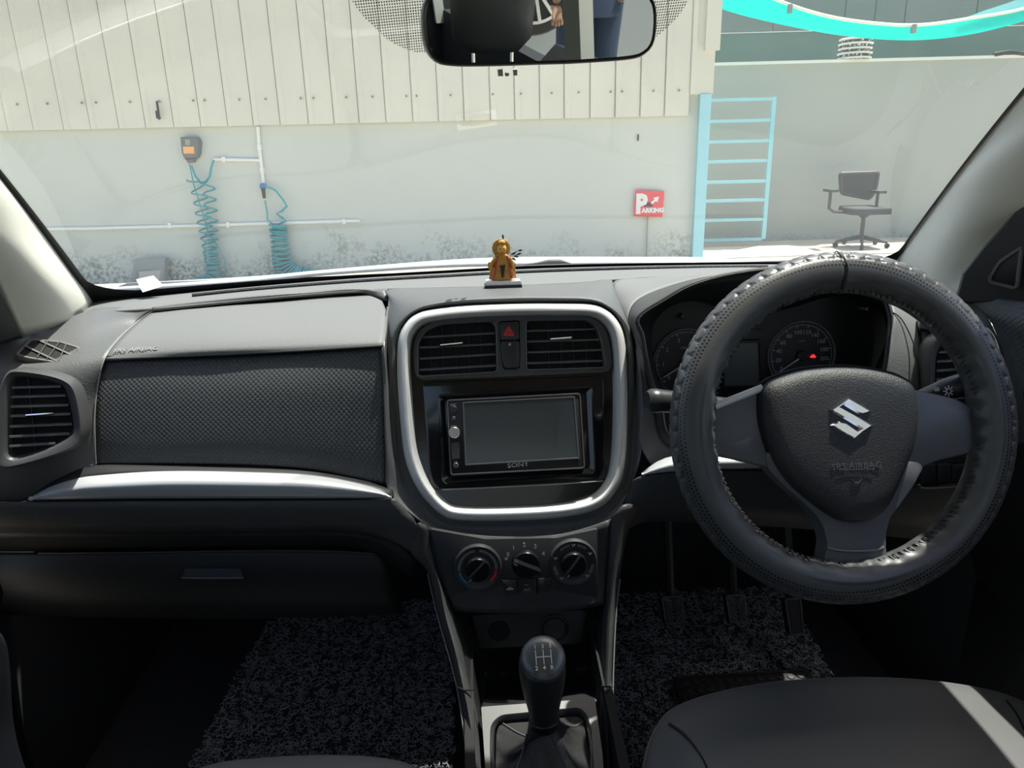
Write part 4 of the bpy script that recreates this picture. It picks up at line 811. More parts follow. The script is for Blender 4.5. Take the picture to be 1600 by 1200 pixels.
# stalks
def stalk(pts,rs,lab,mk):
    t=empty('column_stalk',W(pts[0]),label=lab,cat='stalk',group='steering column stalks'); P=[W(p) for p in pts]; P=resample(P,20); rr=[rs[0]+(rs[-1]-rs[0])*i/19 for i in range(20)]
    m=MB(); m.tube(P,rr,16); m.build('lever',mat('stalk_plastic',(.03,.032,.034),.35),t)
    m=MB(); a,b=P[-1],P[-1]+(P[-1]-P[-4]).normalized()*.012; m.tube([P[-1]-(b-a)*.3,a,a.lerp(b,.6),b],[rs[-1]*1.02,rs[-1]*1.04,rs[-1]*.98,rs[-1]*.7],16); m.build('end_cap',BT,t)
    if mk: mk(t,P,rs)
    return t
stalk([(1180,640,.86),(1100,632,.85),(1040,627,.84),(1024,626,.838)],[.010,.0145],'left column stalk with grey rounded end beside the wheel rim',None)
def mk(t,P,rs):
    pl_=Pl(P[14]-Vector((0,rs[-1]+.0005,0)),(0,-1,.3)); a=pl_.uv(1482,611)
    m=MB(); m.frame(pl_,[(a[0]+.0035*math.cos(2*math.pi*k/16),a[1]+.0035*math.sin(2*math.pi*k/16)) for k in range(16)],[(0,0),(0,.0006),(.0009,.0006)]);
    for k in range(8):
        an=2*math.pi*k/8; m.obox(Pl(pl_.P(a[0]+.0056*math.cos(an),a[1]+.0056*math.sin(an)),pl_.n,pl_.u*math.cos(an)+pl_.v*math.sin(an)),-.0005,.0005,-.0012,.0012,0,.0006)
    m.build('light_symbol',WHITE,t,smooth=False)
    a=pl_.uv(1464,608); m=MB(); m.prism(pl_,rpoly([(a[0]-.004,a[1]-.0025),(a[0]+.003,a[1]-.0025),(a[0]+.003,a[1]+.0025),(a[0]-.004,a[1]+.0025)],.002),0,.0006); m.build('lamp_symbol',WHITE2,t,smooth=False)
stalk([(1410,634,.86),(1450,619,.845),(1490,605,.83),(1505,602,.828)],[.009,.015],'right column stalk printed with light symbols',mk)
# ================================================================== CENTRE CONSOLE
cc=empty('centre_console',(0.02,.8,.45),label='black centre console running from the climate panel down to the gear lever',cat='console')
CL=plane2((812,950,.868),(812,828,.885))
def C(x,y,h=0): return CL.uv(x,y,h)
PAN=mat('climate_panel_plastic',(.03,.033,.035),.5)
climate=empty('climate_panel',CL.P(*C(820,885)),label='dark climate control panel with three round knobs under the radio',cat='climate control')
o=rpoly([C(*p) for p in ((671,826),(760,842),(870,840),(934,826),(934,935),(930,941),(716,955),(709,950))],.004)
m=MB(); m.prism(CL,o,-.006,0,.001); m.build('panel',PAN,climate,angle=30)
KN=mat('knob_black',(.008,.009,.010),.3,spec=.35); RING=mat('dial_collar',(.035,.037,.04),.4)
def knob(px,py,rpx,rin,ang,lab):
    a=C(px,py,.006); e=C(px+rpx,py,.006); r=math.hypot(e[0]-a[0],e[1]-a[1]); k=empty('rotary_knob',CL.P(*a)-climate.location); k.parent=climate; k['label']=lab
    if rin<1: m=MB(); m.lathe(CL.P(*a,0),CL.n,[(r*1.06,0),(r*1.04,.004),(r,.007),(r*.96,.0072),(r*.9,.006),(r*rin,.005)],48); m.build('collar',RING,k,angle=50)
    ri=r*rin; m=MB(); m.lathe(CL.P(*a,.004 if rin<1 else 0),CL.n,[(ri,0),(ri*.97,.008),(ri*.9,.010),(ri*.6,.0105)],32); m.build('cap',KN,k)
    u_=Vector((math.cos(R_(ang)),math.sin(R_(ang)))); t_=Vector((-u_.y,u_.x)); A=Vector(a); m=MB()
    def q(s,w_,h): return [CL.P(*(A+u_*s*ri+t_*w_*ri),h)]
    R=[]
    for s,wd in ((-.98,.16),(-.8,.24),(-.3,.22),(.3,.22),(.8,.24),(1.0,.16)):
        R.append([CL.P(*(A+u_*s*ri+t_*wd*ri),.012),CL.P(*(A+u_*s*ri+t_*wd*.6*ri),.021),CL.P(*(A+u_*s*ri-t_*wd*.6*ri),.021),CL.P(*(A+u_*s*ri-t_*wd*ri),.012)])
    m.rings(R); m.build('grip',KN,k,angle=50)
    m=MB(); m.add([CL.P(*(A+u_*(-.95)*ri+t_*.04*ri),.0215),CL.P(*(A+u_*(-.95)*ri-t_*.04*ri),.0215),CL.P(*(A+u_*(-.7)*ri-t_*.04*ri),.0217),CL.P(*(A+u_*(-.7)*ri+t_*.04*ri),.0217)],[(0,1,2,3)]); m.build('pointer_mark',WHITE2,k,smooth=False,normals=False)
    return k,a,r
def arc(a,r,d0,d1,w_,mt,par,h,nm='arc_mark'):
    m=MB(); n=16; m.grid([[CL.P(a[0]+q*math.cos(R_(d0+(d1-d0)*i/n)),a[1]+q*math.sin(R_(d0+(d1-d0)*i/n)),h) for i in range(n+1)] for q in (r-w_/2,r+w_/2)]); m.build(nm,mt,par,smooth=False,normals=False)
k1,a1,r1=knob(746.5,888,36,.56,45,'left rotary knob with blue and red temperature arcs')
arc(a1,r1*.78,97,185,.0008,WHITE2,k1,.0069); arc(a1,r1*.84,97,185,.0006,WHITE2,k1,.0069); arc(a1,r1*.78,83,-5,.0008,WHITE2,k1,.0069); arc(a1,r1*.84,83,-5,.0006,WHITE2,k1,.0069)
arc(a1,r1*.80,190,232,.0026,BLUEP,k1,.0071); arc(a1,r1*.80,-10,-50,.0026,REDP,k1,.0071)
k2,a2,r2=knob(822,882,22.5,1.0,-25,'middle fan knob')
k3,a3,r3=knob(896,880,36,.56,52,'right rotary knob with white airflow symbols')
arc(a3,r3*.80,100,132,.0007,WHITE2,k3,.0069); arc(a3,r3*.86,100,132,.0007,WHITE2,k3,.0069); arc(a3,r3*.80,48,78,.0007,WHITE2,k3,.0069); arc(a3,r3*.86,48,78,.0007,WHITE2,k3,.0069); arc(a3,r3*.80,185,215,.0007,WHITE2,k3,.0069); arc(a3,r3*.86,185,215,.0007,WHITE2,k3,.0069)
arc(a3,r3*.80,-5,-35,.0007,WHITE2,k3,.0069); arc(a3,r3*.86,-5,-35,.0007,WHITE2,k3,.0069)
for dg in (90,160,230,30,-45):
    x=a3[0]+r3*.83*math.cos(R_(dg)); y=a3[1]+r3*.83*math.sin(R_(dg)); m=MB()
    m.lathe(CL.P(x-.0015,y+.0008,.0068),CL.n,[(.0009,0),(.0009,.0003)],8); m.tube([CL.P(x-.001,y-.0018,.007),CL.P(x+.001,y-.0008,.007),CL.P(x+.0024,y+.0012,.007)],.0005,5); m.build('airflow_symbol',WHITE,k3,smooth=False)
for s,x,y in (('0',794,866.5),('1',802.5,856),('2',819,851.5),('3',836.5,854),('4',849,865)):
    a=C(x,y); text('numeral',s,CL,a[0],a[1],.0085,.0003,WHITE,climate,bold=.0001)
a=C(791,873); m=MB()
for k in range(4):
    t=k*math.pi/2+.6; m.lathe(CL.P(a[0]+.0013*math.cos(t),a[1]+.0013*math.sin(t),0),CL.n,[(.0010,0),(.0010,.0004)],8)
m.build('fan_symbol',WHITE,climate,smooth=False)
for pts in (((784,906),(807,905.5),(808,930),(791,931)),((808.5,905.5),(838,904.5),(839,928.5),(809.5,930)),((840,903.5),(861,902),(857,924),(840.5,928.5))):
    o=rpoly([C(*p,.002) for p in pts],.0015); m=MB(); m.prism(CL,o,0,.003,.0008); m.build('push_button',BT,climate,angle=30)
a=C(824,921.5,.003); text('button_lettering','A/C',CL,a[0],a[1],.006,.0032,WHITE2,climate)
for x in (822,): a=C(x,914,.003); m=MB(); m.obox(CL,a[0]-.003,a[0]+.003,a[1]-.0003,a[1]+.0003,.003,.0034); m.build('indicator',WHITE2,climate,smooth=False)
a=C(797,920,.003); m=MB(); m.prism(CL,[(a[0]+x*.001,a[1]+y*.001) for x,y in ((-5,-1.5),(5,-1.5),(5,.4),(2.5,.8),(1,2.4),(-1.8,2.4),(-3,.8),(-5,.4))],.003,.0034); m.build('car_symbol',WHITE2,climate,smooth=False)
# backing around
loft('console_face',[[(667,824,.892),(760,838,.888),(870,836,.888),(955,812,.895)],[(683,890,.882),(760,900,.877),(870,900,.877),(950,890,.882)],[(708,955,.866),(760,958,.862),(870,956,.862),(945,945,.866)]],PAN,cc,30,5)
loft('socket_recess',[[(708,955,.868),(760,958,.866),(870,955,.866),(945,945,.868)],[(722,962,.91),(770,960,.93),(870,957,.93),(940,950,.91)],[(745,1012,.92),(780,1012,.94),(870,1008,.94),(935,1000,.92)],[(760,1060,.93),(790,1060,.95),(870,1058,.95),(930,1050,.93)],[(752,1107,.79),(780,1105,.80),(870,1100,.80),(932,1094,.79)]],DARK,cc,30,6)
SP=plane2((830,1008,.885),(822,958,.892))
o=rpoly([SP.uv(*p) for p in ((737,962),(911,953),(917,958),(908,1003),(905,1006),(754,1014),(750,1010))],.004)
sp2=empty('socket_panel',SP.P(*SP.uv(825,985))-cc.location); sp2.parent=cc
m=MB(); m.prism(SP,o,-.05,0,.001); m.build('panel',PAN,sp2,angle=30)
def disc2(px,py,prof,mt,nm,par,pl): a=pl.uv(px,py); m=MB(); m.lathe(pl.P(a[0],a[1],0),pl.n,prof,32); return m.build(nm,mt,par,angle=40)
disc2(780,986,[(.0155,.0003),(.0145,.0012)],VOID,'socket_hole',sp2,SP)
disc2(866,981,[(.021,0),(.021,.002),(.018,.003),(.0165,.0015)],DARK,'socket_ring',sp2,SP); disc2(866,981,[(.016,0),(.016,.004),(.014,.005)],PAN,'socket_cap',sp2,SP)
# rails
RAIL=mat('rail_grain_plastic',(.055,.057,.057),.45,bump=('v',500,.3,.0008))
loft('side_rail',[[(650,818,.893),(640,862,.90),(668,893,.893),(683,962,.865),(700,1020,.83),(714,1073,.795),(722,1120,.77),(732,1200,.72),(738,1260,.68)],
 [(656,818,.888),(662,862,.883),(684,905,.872),(696,962,.845),(712,1020,.81),(724,1075,.775),(733,1120,.75),(744,1200,.705),(750,1260,.67)],
 [(667,822,.890),(676,862,.887),(690,915,.878),(706,962,.858),(724,1020,.825),(737,1085,.79),(744,1120,.77),(757,1200,.72),(764,1260,.68)]],RAIL,cc,50,4)
loft('side_rail',[[(955,808,.895),(951,862,.887),(948,910,.875),(945,960,.86),(942,1020,.83),(940,1073,.80),(940,1120,.775),(943,1200,.725),(945,1260,.69)],
 [(975,790,.892),(968,845,.882),(958,915,.865),(954,962,.848),(951,1020,.815),(949,1073,.785),(949,1120,.757),(951,1200,.71),(953,1260,.675)],
 [(1003,790,.908),(982,830,.905),(968,905,.88),(962,960,.86),(958,1020,.83),(957,1073,.80),(957,1120,.775),(958,1200,.725),(960,1260,.69)]],RAIL,cc,50,4)
for pts in ([(714,1073,.787),(725,1078,.772),(739,1078,.785)],[(940,1072,.793),(949,1073,.78),(957,1073,.793)]): line('rail_joint',pts,.0012,VOID,cc)
for pts in ([(668,896,.888),(684,964,.86),(714,1075,.788),(732,1202,.714)],[(969,905,.876),(962.5,962,.855),(958,1073,.793),(959,1200,.718)]): line('rail_edge_sheen',pts,.001,mat('painted_rail_sheen',(.16,.165,.17),.35),cc)  # outer edge sheen of the rails, carried by the strip's lighter colour
loft('console_inner_side',[[(676,862,.89),(706,962,.862),(738,1085,.793),(757,1200,.722),(764,1260,.68)],[(700,905,.90),(725,962,.89),(752,1107,.80),(768,1200,.74),(776,1260,.70)]],DARK,cc,30,3)
loft('console_inner_side',[[(948,905,.878),(945,960,.862),(940,1073,.803),(943,1200,.73),(945,1260,.69)],[(938,905,.90),(932,960,.89),(931,1094,.80),(935,1200,.74),(937,1260,.70)]],DARK,cc,30,3)
for sg in (-1,1):
    X=-.075 if sg<0 else .118; m=MB()
    m.rings([[Vector((X+sg*.012,.97,.2)),Vector((X+sg*.012,.40,.2)),Vector((X-sg*.02,.40,.2)),Vector((X-sg*.02,.97,.2))],[Vector((X,.90,.60)),Vector((X,.40,.50)),Vector((X-sg*.012,.40,.50)),Vector((X-sg*.012,.90,.60))]])
    m.build('console_side',VOID,cc,smooth=False)
# gear surround
GS=Pl(aty(845,1150,.735),(0,-.33,.95),(0,1,0)); GS.u=Vector((1,0,0)); GS.v=GS.n.cross(GS.u)
g=lambda x,y,h=0: GS.uv(x,y,h)
GRY=mat('gear_surround_plastic',(.05,.052,.052),.42)
go=ccw(rpoly([g(*p) for p in ((752,1107),(929,1094),(941,1180),(948,1280),(764,1285))],.002)); gi=ccw(rpoly([g(*p,.0) for p in ((767,1180),(768,1135),(782,1121),(905,1109),(916,1120),(922,1140),(930,1260),(774,1262))],.012))
withholes(GS,go,[list(reversed(gi))],-.004,.004,'gear_surround',GRY,cc)
m=MB(); m.frame(GS,gi,[(-.0015,.0038),(-.0005,.0055),(.002,.003),(.004,-.012)]); m.build('surround_lip',BT,cc)
# gear lever
gl_=empty('gear_lever',GS.P(*g(850,1180)),label='black gear lever with a round satin shift pattern cap and leather boot',cat='gear lever')
Kc=aty(847,1037,.70); nk=aty(850,1122,.705); ax=(nk-Kc).normalized()
KBL=mat('knob_leather_plastic',(.03,.031,.032),.38,bump=('n',500,.2,.0005)); 
nrm=Vector((.0,-.62,.78)).normalized()
m=MB(); Ln=(nk-Kc).length; Xa=Vector((1,0,0)); Xa=(Xa-ax*Xa.dot(ax)).normalized(); Ya=ax.cross(Xa)
prof=[(.0,-.030),(.010,-.029),(.018,-.0245),(.0235,-.016),(.0262,-.004),(.0268,.006),(.0262,.018),(.0245,.032),(.0222,.046),(.0198,.058),(.0182,.068),(.0172,Ln)]
R=[]
for r,h in prof: R.append([Kc+ax*h+Xa*r*math.cos(t)+Ya*r*1.0*math.sin(t) for t in [2*math.pi*k/32 for k in range(32)]])
m.rings(R); m.build('knob',KBL,gl_,angle=60)
CP_=Pl(Kc+nrm*.0245,nrm,(0,1,0)); CP_.u=Vector((1,0,0)); CP_.v=CP_.n.cross(CP_.u)
SAT=mat('satin_shift_cap',(.12,.125,.12),.3,metal=.4)
m=MB(); m.lathe(CP_.o-nrm*.012,nrm,[(.0245,0),(.0255,.008),(.0250,.012),(.0225,.0145),(.015,.0170),(.007,.0180),(.0005,.0182)],40); pc=m.build('shift_cap',SAT,gl_,angle=60)
m=MB(); m.frame(CP_,[(.0222*math.cos(t),.0222*math.sin(t)) for t in [2*math.pi*k/40 for k in range(40)]],[(-.002,-.002),(-.0015,.002),(-.0003,.0028),(.0005,.002)]); m.build('cap_rim',SLAT,gl_)
m=MB(); hh=.0063
for u0 in (-.0085,0,.0085): m.tube([CP_.P(u0,.0078,.0060 if u0 else .0064),CP_.P(u0,0,.0063 if u0 else .0066),CP_.P(u0,-.0078,.0060 if u0 else .0064)],.0005,5)
m.tube([CP_.P(-.0085,0,.0063),CP_.P(0,0,.0066),CP_.P(.0085,0,.0063)],.0005,5); m.build('shift_pattern',WHITE,pc,smooth=False)
for s,u0,v0 in (('1',-.0085,.0115),('3',0,.0115),('5',.0085,.0115),('2',-.0085,-.0115),('4',0,-.0115),('R',.0085,-.0115)): text('numeral',s,CP_,u0,v0,.0062,.0053,WHITE,pc,ext=.0005,bold=.0001)
m=MB(); m.lathe(nk-ax*.004,ax,[(.0165,0),(.0185,.002),(.0185,.009),(.0170,.011)],24); m.build('collar',BLACK,gl_)
# boot
BOOT=mat('boot_leather',(.03,.03,.03),.42,bump=('n',160,.35,.002)); R=[]
rnd=random.Random(3); gb2=[GS.P(a,b,-.004) for a,b in inset(ccw(cclosed([g(*p) for p in ((772,1180),(775,1136),(790,1126),(850,1121),(900,1114),(912,1122),(918,1145),(925,1200),(927,1260),(850,1275),(778,1262),(773,1220))],64)),.002)]
top_=[nk+ax*.006+(Xa*math.cos(t)+Ya*math.sin(t))*.0185 for t in [2*math.pi*k/64 for k in range(64)]]
k0=min(range(64),key=lambda s:sum((top_[(s+j)%64]-gb2[j]).length for j in range(0,64,4))); top1=top_[k0:]+top_[:k0]
if sum((top1[j]-gb2[j]).length for j in range(64))>sum((list(reversed(top_))[(j)%64]-gb2[j]).length for j in range(64)):
    tr_=list(reversed(top_)); k0=min(range(64),key=lambda s:sum((tr_[(s+j)%64]-gb2[j]).length for j in range(0,64,4))); top1=tr_[k0:]+tr_[:k0]
for j in range(15):
    t=j/14; row=[]
    for k in range(64):
        p=top1[k].lerp(gb2[k],t**1.25); c=nk.lerp(GS.P(*g(850,1185)),t); d=(p-c)
        f=1+.10*math.sin(math.pi*t)*math.sin(k/64*2*math.pi*5+1.3+t*2)+.05*math.sin(math.pi*t)*math.sin(k/64*2*math.pi*11+t*5)
        q=c+d*f; q.z+= -.018*math.sin(math.pi*t)*.6; row.append(q)
    R.append(row)
m=MB(); m.rings(R,cap=False); m.build('boot',BOOT,gl_,angle=70)
for k in (8,24,40,56):
    m=MB(); m.tube([R[j][k]+Vector((0,0,.0012)) for j in range(2,15)],.0011,5); m.build('boot_seam',SLAT,gl_)
# ================================================================== PEDALS
def pedal(c,w_,h_,n,lab,top=1.0,rub=True,tread=None):
    p=Pl(c,n); t=empty('pedal',p.P(0,0,0),label=lab,cat='pedal',group='foot pedals'); m=MB()
    o=rpoly([(-w_/2*.9,-h_/2),(w_/2*.8,-h_/2),(w_/2,h_/2),(-w_/2,h_/2)],.008); m.prism(p,o,-.008,.006,.002); pd=m.build('pad',RUBBER,t,angle=40)
    m=MB(); m.frame(p,ccw(o),[(.001,.005),(.0015,.0085),(.004,.0085),(.005,.005)])
    PT=mat('pedal_tread',(.07,.07,.07),.4) if tread!='rib' else mat('pedal_rib',(.03,.03,.032),.5)
    if tread!='rib':
        for k in range(-3,4):
            yy=k*h_/7
            for s in (-1,1):
                a=p.P(s*.002,yy-.008,.007); b=p.P(s*w_*.38,min(h_*.42,yy+.014),.007)
                m.tube([a,b],.0016,5)
    else:
        for k in range(-3,4): m.tube([p.P(k*w_/9,-h_*.4,.006),p.P(k*w_/9,h_*.4,.006)],.0016,5)
    m.build('tread',PT,t)
    m=MB(); a=p.P(0,h_*.4,-.008); m.tube([a,a+Vector((0,.03,.10)),a+Vector((0,.10,.30))],.009,8); m.build('arm',DARK,t)
pedal(aty(1051,953,1.22),.046,.056,(0,-.85,.52),'left clutch pedal with chevron rubber tread')
pedal(aty(1150,951,1.22),.043,.056,(0,-.85,.52),'middle brake pedal, shaded, between the other two')
pedal(aty(1240,963,1.18),.036,.07,(0,-.85,.52),'narrow accelerator pedal right of the brake',tread='rib')
# ================================================================== MATS
def coilmat(name,poly,zf,n,seed,lab):
    t=empty(name,(sum(p[0] for p in poly)/len(poly),sum(p[1] for p in poly)/len(poly),zf((0,poly[0][1]))),label=lab,cat='floor mat',group='coil floor mats')
    m=MB(); o=ccw(poly); m.rings([[Vector((x,y,zf((x,y))-.006)) for x,y in o],[Vector((x,y,zf((x,y))+.002)) for x,y in o]]) ; m.build('backing',CARPET,t,smooth=False)
    rn=random.Random(seed); xs_=[p[0] for p in o]; ys_=[p[1] for p in o]; m=MB(); c=0
    def ins(x,y):
        s=False
        for i in range(len(o)):
            a,b=o[i-1],o[i]
            if (a[1]>y)!=(b[1]>y) and x<(b[0]-a[0])*(y-a[1])/(b[1]-a[1])+a[0]: s=not s
        return s
    while c<n:
        x=rn.uniform(min(xs_),max(xs_)); y=rn.uniform(min(ys_),max(ys_))
        if not ins(x,y): continue
        c+=1; z=zf((x,y))+rn.uniform(.003,.010); r=rn.uniform(.003,.0065); a0=rn.uniform(0,6.3); sw_=rn.uniform(2.2,4.6); tl=rn.uniform(-.6,.6)
        P=[Vector((x+r*math.cos(a0+sw_*k/5),y+r*math.sin(a0+sw_*k/5),z+tl*r*math.cos(sw_*k/5))) for k in range(6)]
        m.tube(P,.00075,3,cap=False)
    m.build('coil_pile',COIL,t,smooth=False,normals=False,kind='stuff'); return t
zf=lambda p: .215+.10*(p[1]-.62)
coilmat('coil_floor_mat',[(-.60,.62),(-.11,.62),(-.11,1.42),(-.50,1.42),(-.54,1.2)],zf,9000,1,'black coil vinyl mat in the left passenger footwell')
coilmat('coil_floor_mat',[(.14,.62),(.62,.62),(.62,1.40),(.16,1.40)],zf,8000,2,'black coil vinyl mat in the right driver footwell')
hp=empty('heel_pad',(.36,1.0,.24),label='black heel pad with rows of round studs on the driver mat',cat='heel pad')
m=MB(); zz=.29; a,b=atz(1050,1060,zz),atz(1190,1130,zz); x0,x1,y0,y1=a.x,a.x+.26,a.y-.20,a.y
m.box(((x0+x1)/2,(y0+y1)/2,zz),(x1-x0,y1-y0,.008)); m.build('pad',RUBBER,hp,smooth=False)
m=MB()
for i in range(12):
    for j in range(9): m.lathe((x0+.02+i*.02,y0+.02+j*.02,zz+.003),(0,0,1),[(.008,0),(.0075,.003),(.005,.004)],10)
m.build('studs',RUBBER,hp,kind='stuff')
m=MB(); m.frame(Pl(((x0+x1)/2,(y0+y1)/2,zz+.003),(0,0,1),(0,1,0)),rpoly([(-.125,-.095),(.125,-.095),(.125,.095),(-.125,.095)],.01),[(0,0),(0,.003),(.004,.003),(.004,0)]); m.build('border',RUBBER,hp)
# ================================================================== SEATS
def cushion(name,rows_px,mt,parent,thick=0): pass
def seatback(sx,mt,t):
    m=MB(); R=[]
    for z,y,hw,th in ((.52,-.02,.23,.07),(.62,-.06,.25,.075),(.8,-.12,.25,.07),(.95,-.17,.23,.06),(1.05,-.20,.17,.045),(1.08,-.21,.12,.03)):
        R.append([Vector((sx+hw*math.copysign(abs(math.cos(a))**.6,math.cos(a)),y+th*math.copysign(abs(math.sin(a))**.7,math.sin(a)),z)) for a in [2*math.pi*k/28 for k in range(28)]])
    m.rings(R); m.build('backrest',mt,t,angle=70)
    m=MB(); R=[]
    for z,hw,th in ((1.13,.07,.03),(1.16,.10,.045),(1.24,.105,.05),(1.31,.085,.04),(1.33,.05,.02)):
        R.append([Vector((sx+hw*math.copysign(abs(math.cos(a))**.7,math.cos(a)),-.235+th*math.sin(a),z)) for a in [2*math.pi*k/24 for k in range(24)]])
    m.rings(R); m.build('headrest',mt,t,angle=70)
    for s in (-1,1): m=MB(); m.tube([(sx+s*.05,-.225,1.04),(sx+s*.05,-.235,1.15)],.006,8); m.build('headrest_post',CHROME,t)
ds=empty('driver_seat',(.39,.4,.3),label='black leatherette driver seat cushion below the steering wheel',cat='seat',group='front seats')
Zs=.60
front=[(1003,1245,0,.555),(1010,1185,0,.565),(1024,1145,0,.572),(1050,1112,0,.582),(1110,1088,0,.592),(1200,1070,0,.598),(1300,1062,0,.60),(1400,1062,0,.60),(1490,1070,0,.597),(1570,1086,0,.59),(1640,1115,0,.58)]
f1=[W(p) for p in front]
f1=resample(f1,60)
back=[Vector((.14,.05,.56)),Vector((.2,.05,.565)),Vector((.30,.05,.575)),Vector((.39,.05,.575)),Vector((.48,.05,.575)),Vector((.58,.05,.565)),Vector((.65,.05,.56))]
bb=resample(back,60)
rws=[[p+Vector((0,.012,-.26)) for p in f1],[p+Vector((0,.022,-.12)) for p in f1],[p+Vector((0,.018,-.03)) for p in f1],[p+Vector((0,.009,-.007)) for p in f1],f1]
for t in (.06,.15,.3,.5,.75,1): rws.append([f1[k].lerp(bb[k],t)+Vector((0,0,.012*math.sin(math.pi*min(1,t*1.6))*(1 if t<.62 else .5))) for k in range(60)])
mm=MB(); dense=[]
for i in range(len(rws)-1):
    for j in range(4): dense.append([cr(rws[max(i-1,0)][k],rws[i][k],rws[i+1][k],rws[min(i+2,len(rws)-1)][k],j/4) for k in range(60)])
dense.append(rws[-1]); mm.grid(dense); mm.build('cushion',SEATL,ds,angle=180)
# seams
def zat(x,y):
    best=min((p for r in dense[14:] for p in r),key=lambda p:(p.x-x)**2+(p.y-y)**2); return best.z
def seam(pts,par,off=.0012):
    m=MB(); P=resample([Vector((a.x,a.y,zat(a.x,a.y)+off)) for a in (atz(x,y,.60) for x,y in pts)],40); m.tube(P,.0013,6); m.build('seam',mat('seam_thread',(.01,.01,.01),.5),par)
seam([(1046,1112),(1065,1128),(1085,1152),(1102,1180),(1112,1210),(1122,1260)],ds); seam([(1574,1088),(1590,1110),(1602,1140),(1620,1180)],ds)
m=MB(); m.tube([p+Vector((0,.004,-.002)) for p in f1],.0013,6); m.build('edge_piping',mat('piping',(.16,.16,.16),.5),ds)
seatback(.39,SEATL,ds)
ps=empty('passenger_seat',(-.37,.4,.3),label='leatherette passenger seat with only its front edge in view left of the console',cat='seat',group='front seats')
fr=[(150,1300,0,.57),(230,1240,0,.58),(320,1203,0,.59),(400,1192,0,.595),(500,1187,0,.60),(580,1190,0,.60),(640,1202,0,.595),(690,1235,0,.58)]
f2=resample([W(p) for p in fr],50); b2=resample([Vector((-.62,.05,.56)),Vector((-.37,.05,.575)),Vector((-.12,.05,.56))],50)
rws=[[p+Vector((0,.012,-.26)) for p in f2],[p+Vector((0,.02,-.10)) for p in f2],[p+Vector((0,.012,-.015)) for p in f2],f2]+[[f2[k].lerp(b2[k],t)+Vector((0,0,.012*math.sin(math.pi*t))) for k in range(50)] for t in (.1,.3,.6,1)]
dense=[]
for i in range(len(rws)-1):
    for j in range(4): dense.append([cr(rws[max(i-1,0)][k],rws[i][k],rws[i+1][k],rws[min(i+2,len(rws)-1)][k],j/4) for k in range(50)])
dense.append(rws[-1]); mm=MB(); mm.grid(dense); mm.build('cushion',SEATL,ps,angle=180); seatback(-.37,SEATL,ps)
# left door pocket, its lit edge at the lower left
m=MB(); P=resample([aty(-14,975,.74),aty(8,1000,.735),aty(16,1050,.72),aty(20,1120,.70),aty(30,1170,.68),aty(45,1215,.66)],20)
m.rings([[p,p+Vector((-.10,0,.01)),p+Vector((-.10,-.02,-.01)),p+Vector((-.004,-.006,-.004))] for p in P]); m.build('door_pocket',DARK,dL,angle=40)
# ================================================================== MIRROR
MP=Pl(aty(842,48,.82),(.16,-.97,-.155)); 
g2=lambda x,y,h=0: MP.uv(x,y,h)
mi=empty('rear_view_mirror',MP.P(0,0,0),label='black framed rear view mirror hanging at the top of the windscreen',cat='mirror')
mo=ccw(cclosed([g2(*p) for p in ((659,40),(660,15),(668,-5),(690,-14),(760,-18),(842,-20),(930,-22),(1000,-18),(1018,-5),(1025,15),(1025,45),(1020,70),(1006,86),(980,94),(900,100),(842,102),(760,104.5),(705,104),(680,97),(664,75))],96))
m=MB(); m.rings([[MP.P(a,b,-.035) for a,b in inset(mo,.02)],[MP.P(a,b,-.022) for a,b in inset(mo,.006)],[MP.P(a,b,-.01) for a,b in mo],[MP.P(a,b,.002) for a,b in inset(mo,.0005)],[MP.P(a,b,.004) for a,b in inset(mo,.002)],[MP.P(a,b,.002) for a,b in inset(mo,.0045)]]); m.build('housing',mat('mirror_housing',(.015,.014,.015),.35),mi,angle=60)
m=MB(); m.prism(MP,inset(mo,.0044),.0005,.0026); m.build('mirror_glass',mat('mirror_silver',(.55,.6,.6),.01,metal=1),mi,smooth=False)
a=wsp(.5,.86)+IN*.012; m=MB(); m.tube([MP.P(0,.0,-.03),MP.P(0,.015,-.055),a],[.014,.011,.014],12); m.lathe(a,-IN,[(.022,-.004),(.02,.006)],20); m.build('mirror_mount',DARK,mi)
# small sensor bracket under the mirror
b_=empty('glass_bracket',glass_hit(792,112),label='tiny dark bracket stuck to the glass just under the mirror',cat='bracket')
gp3=Pl(glass_hit(792,112)+IN*.002,(rows[8][20]-rows[0][20]).cross(rows[0][40]-rows[0][0])); gp3=Pl(gp3.o,gp3.n if gp3.n.y<0 else -gp3.n)
BR=mat('bracket_grey',(.2,.19,.17),.5); PW=mat('frosted_pad',(.75,.76,.72),.5)
for pts in (((777,107),(785,106),(786,117),(778,117)),((801,107),(808,107),(808,116),(802,116))): m=MB(); m.prism(gp3,[gp3.uv(*p) for p in pts],0,.003,.0005); m.build('tab',BR,b_)
a=gp3.uv(792,115); m=MB(); m.lathe(gp3.P(*a,0),gp3.n,[(.003,0),(.003,.002)],12); m.build('lens',BR,b_)
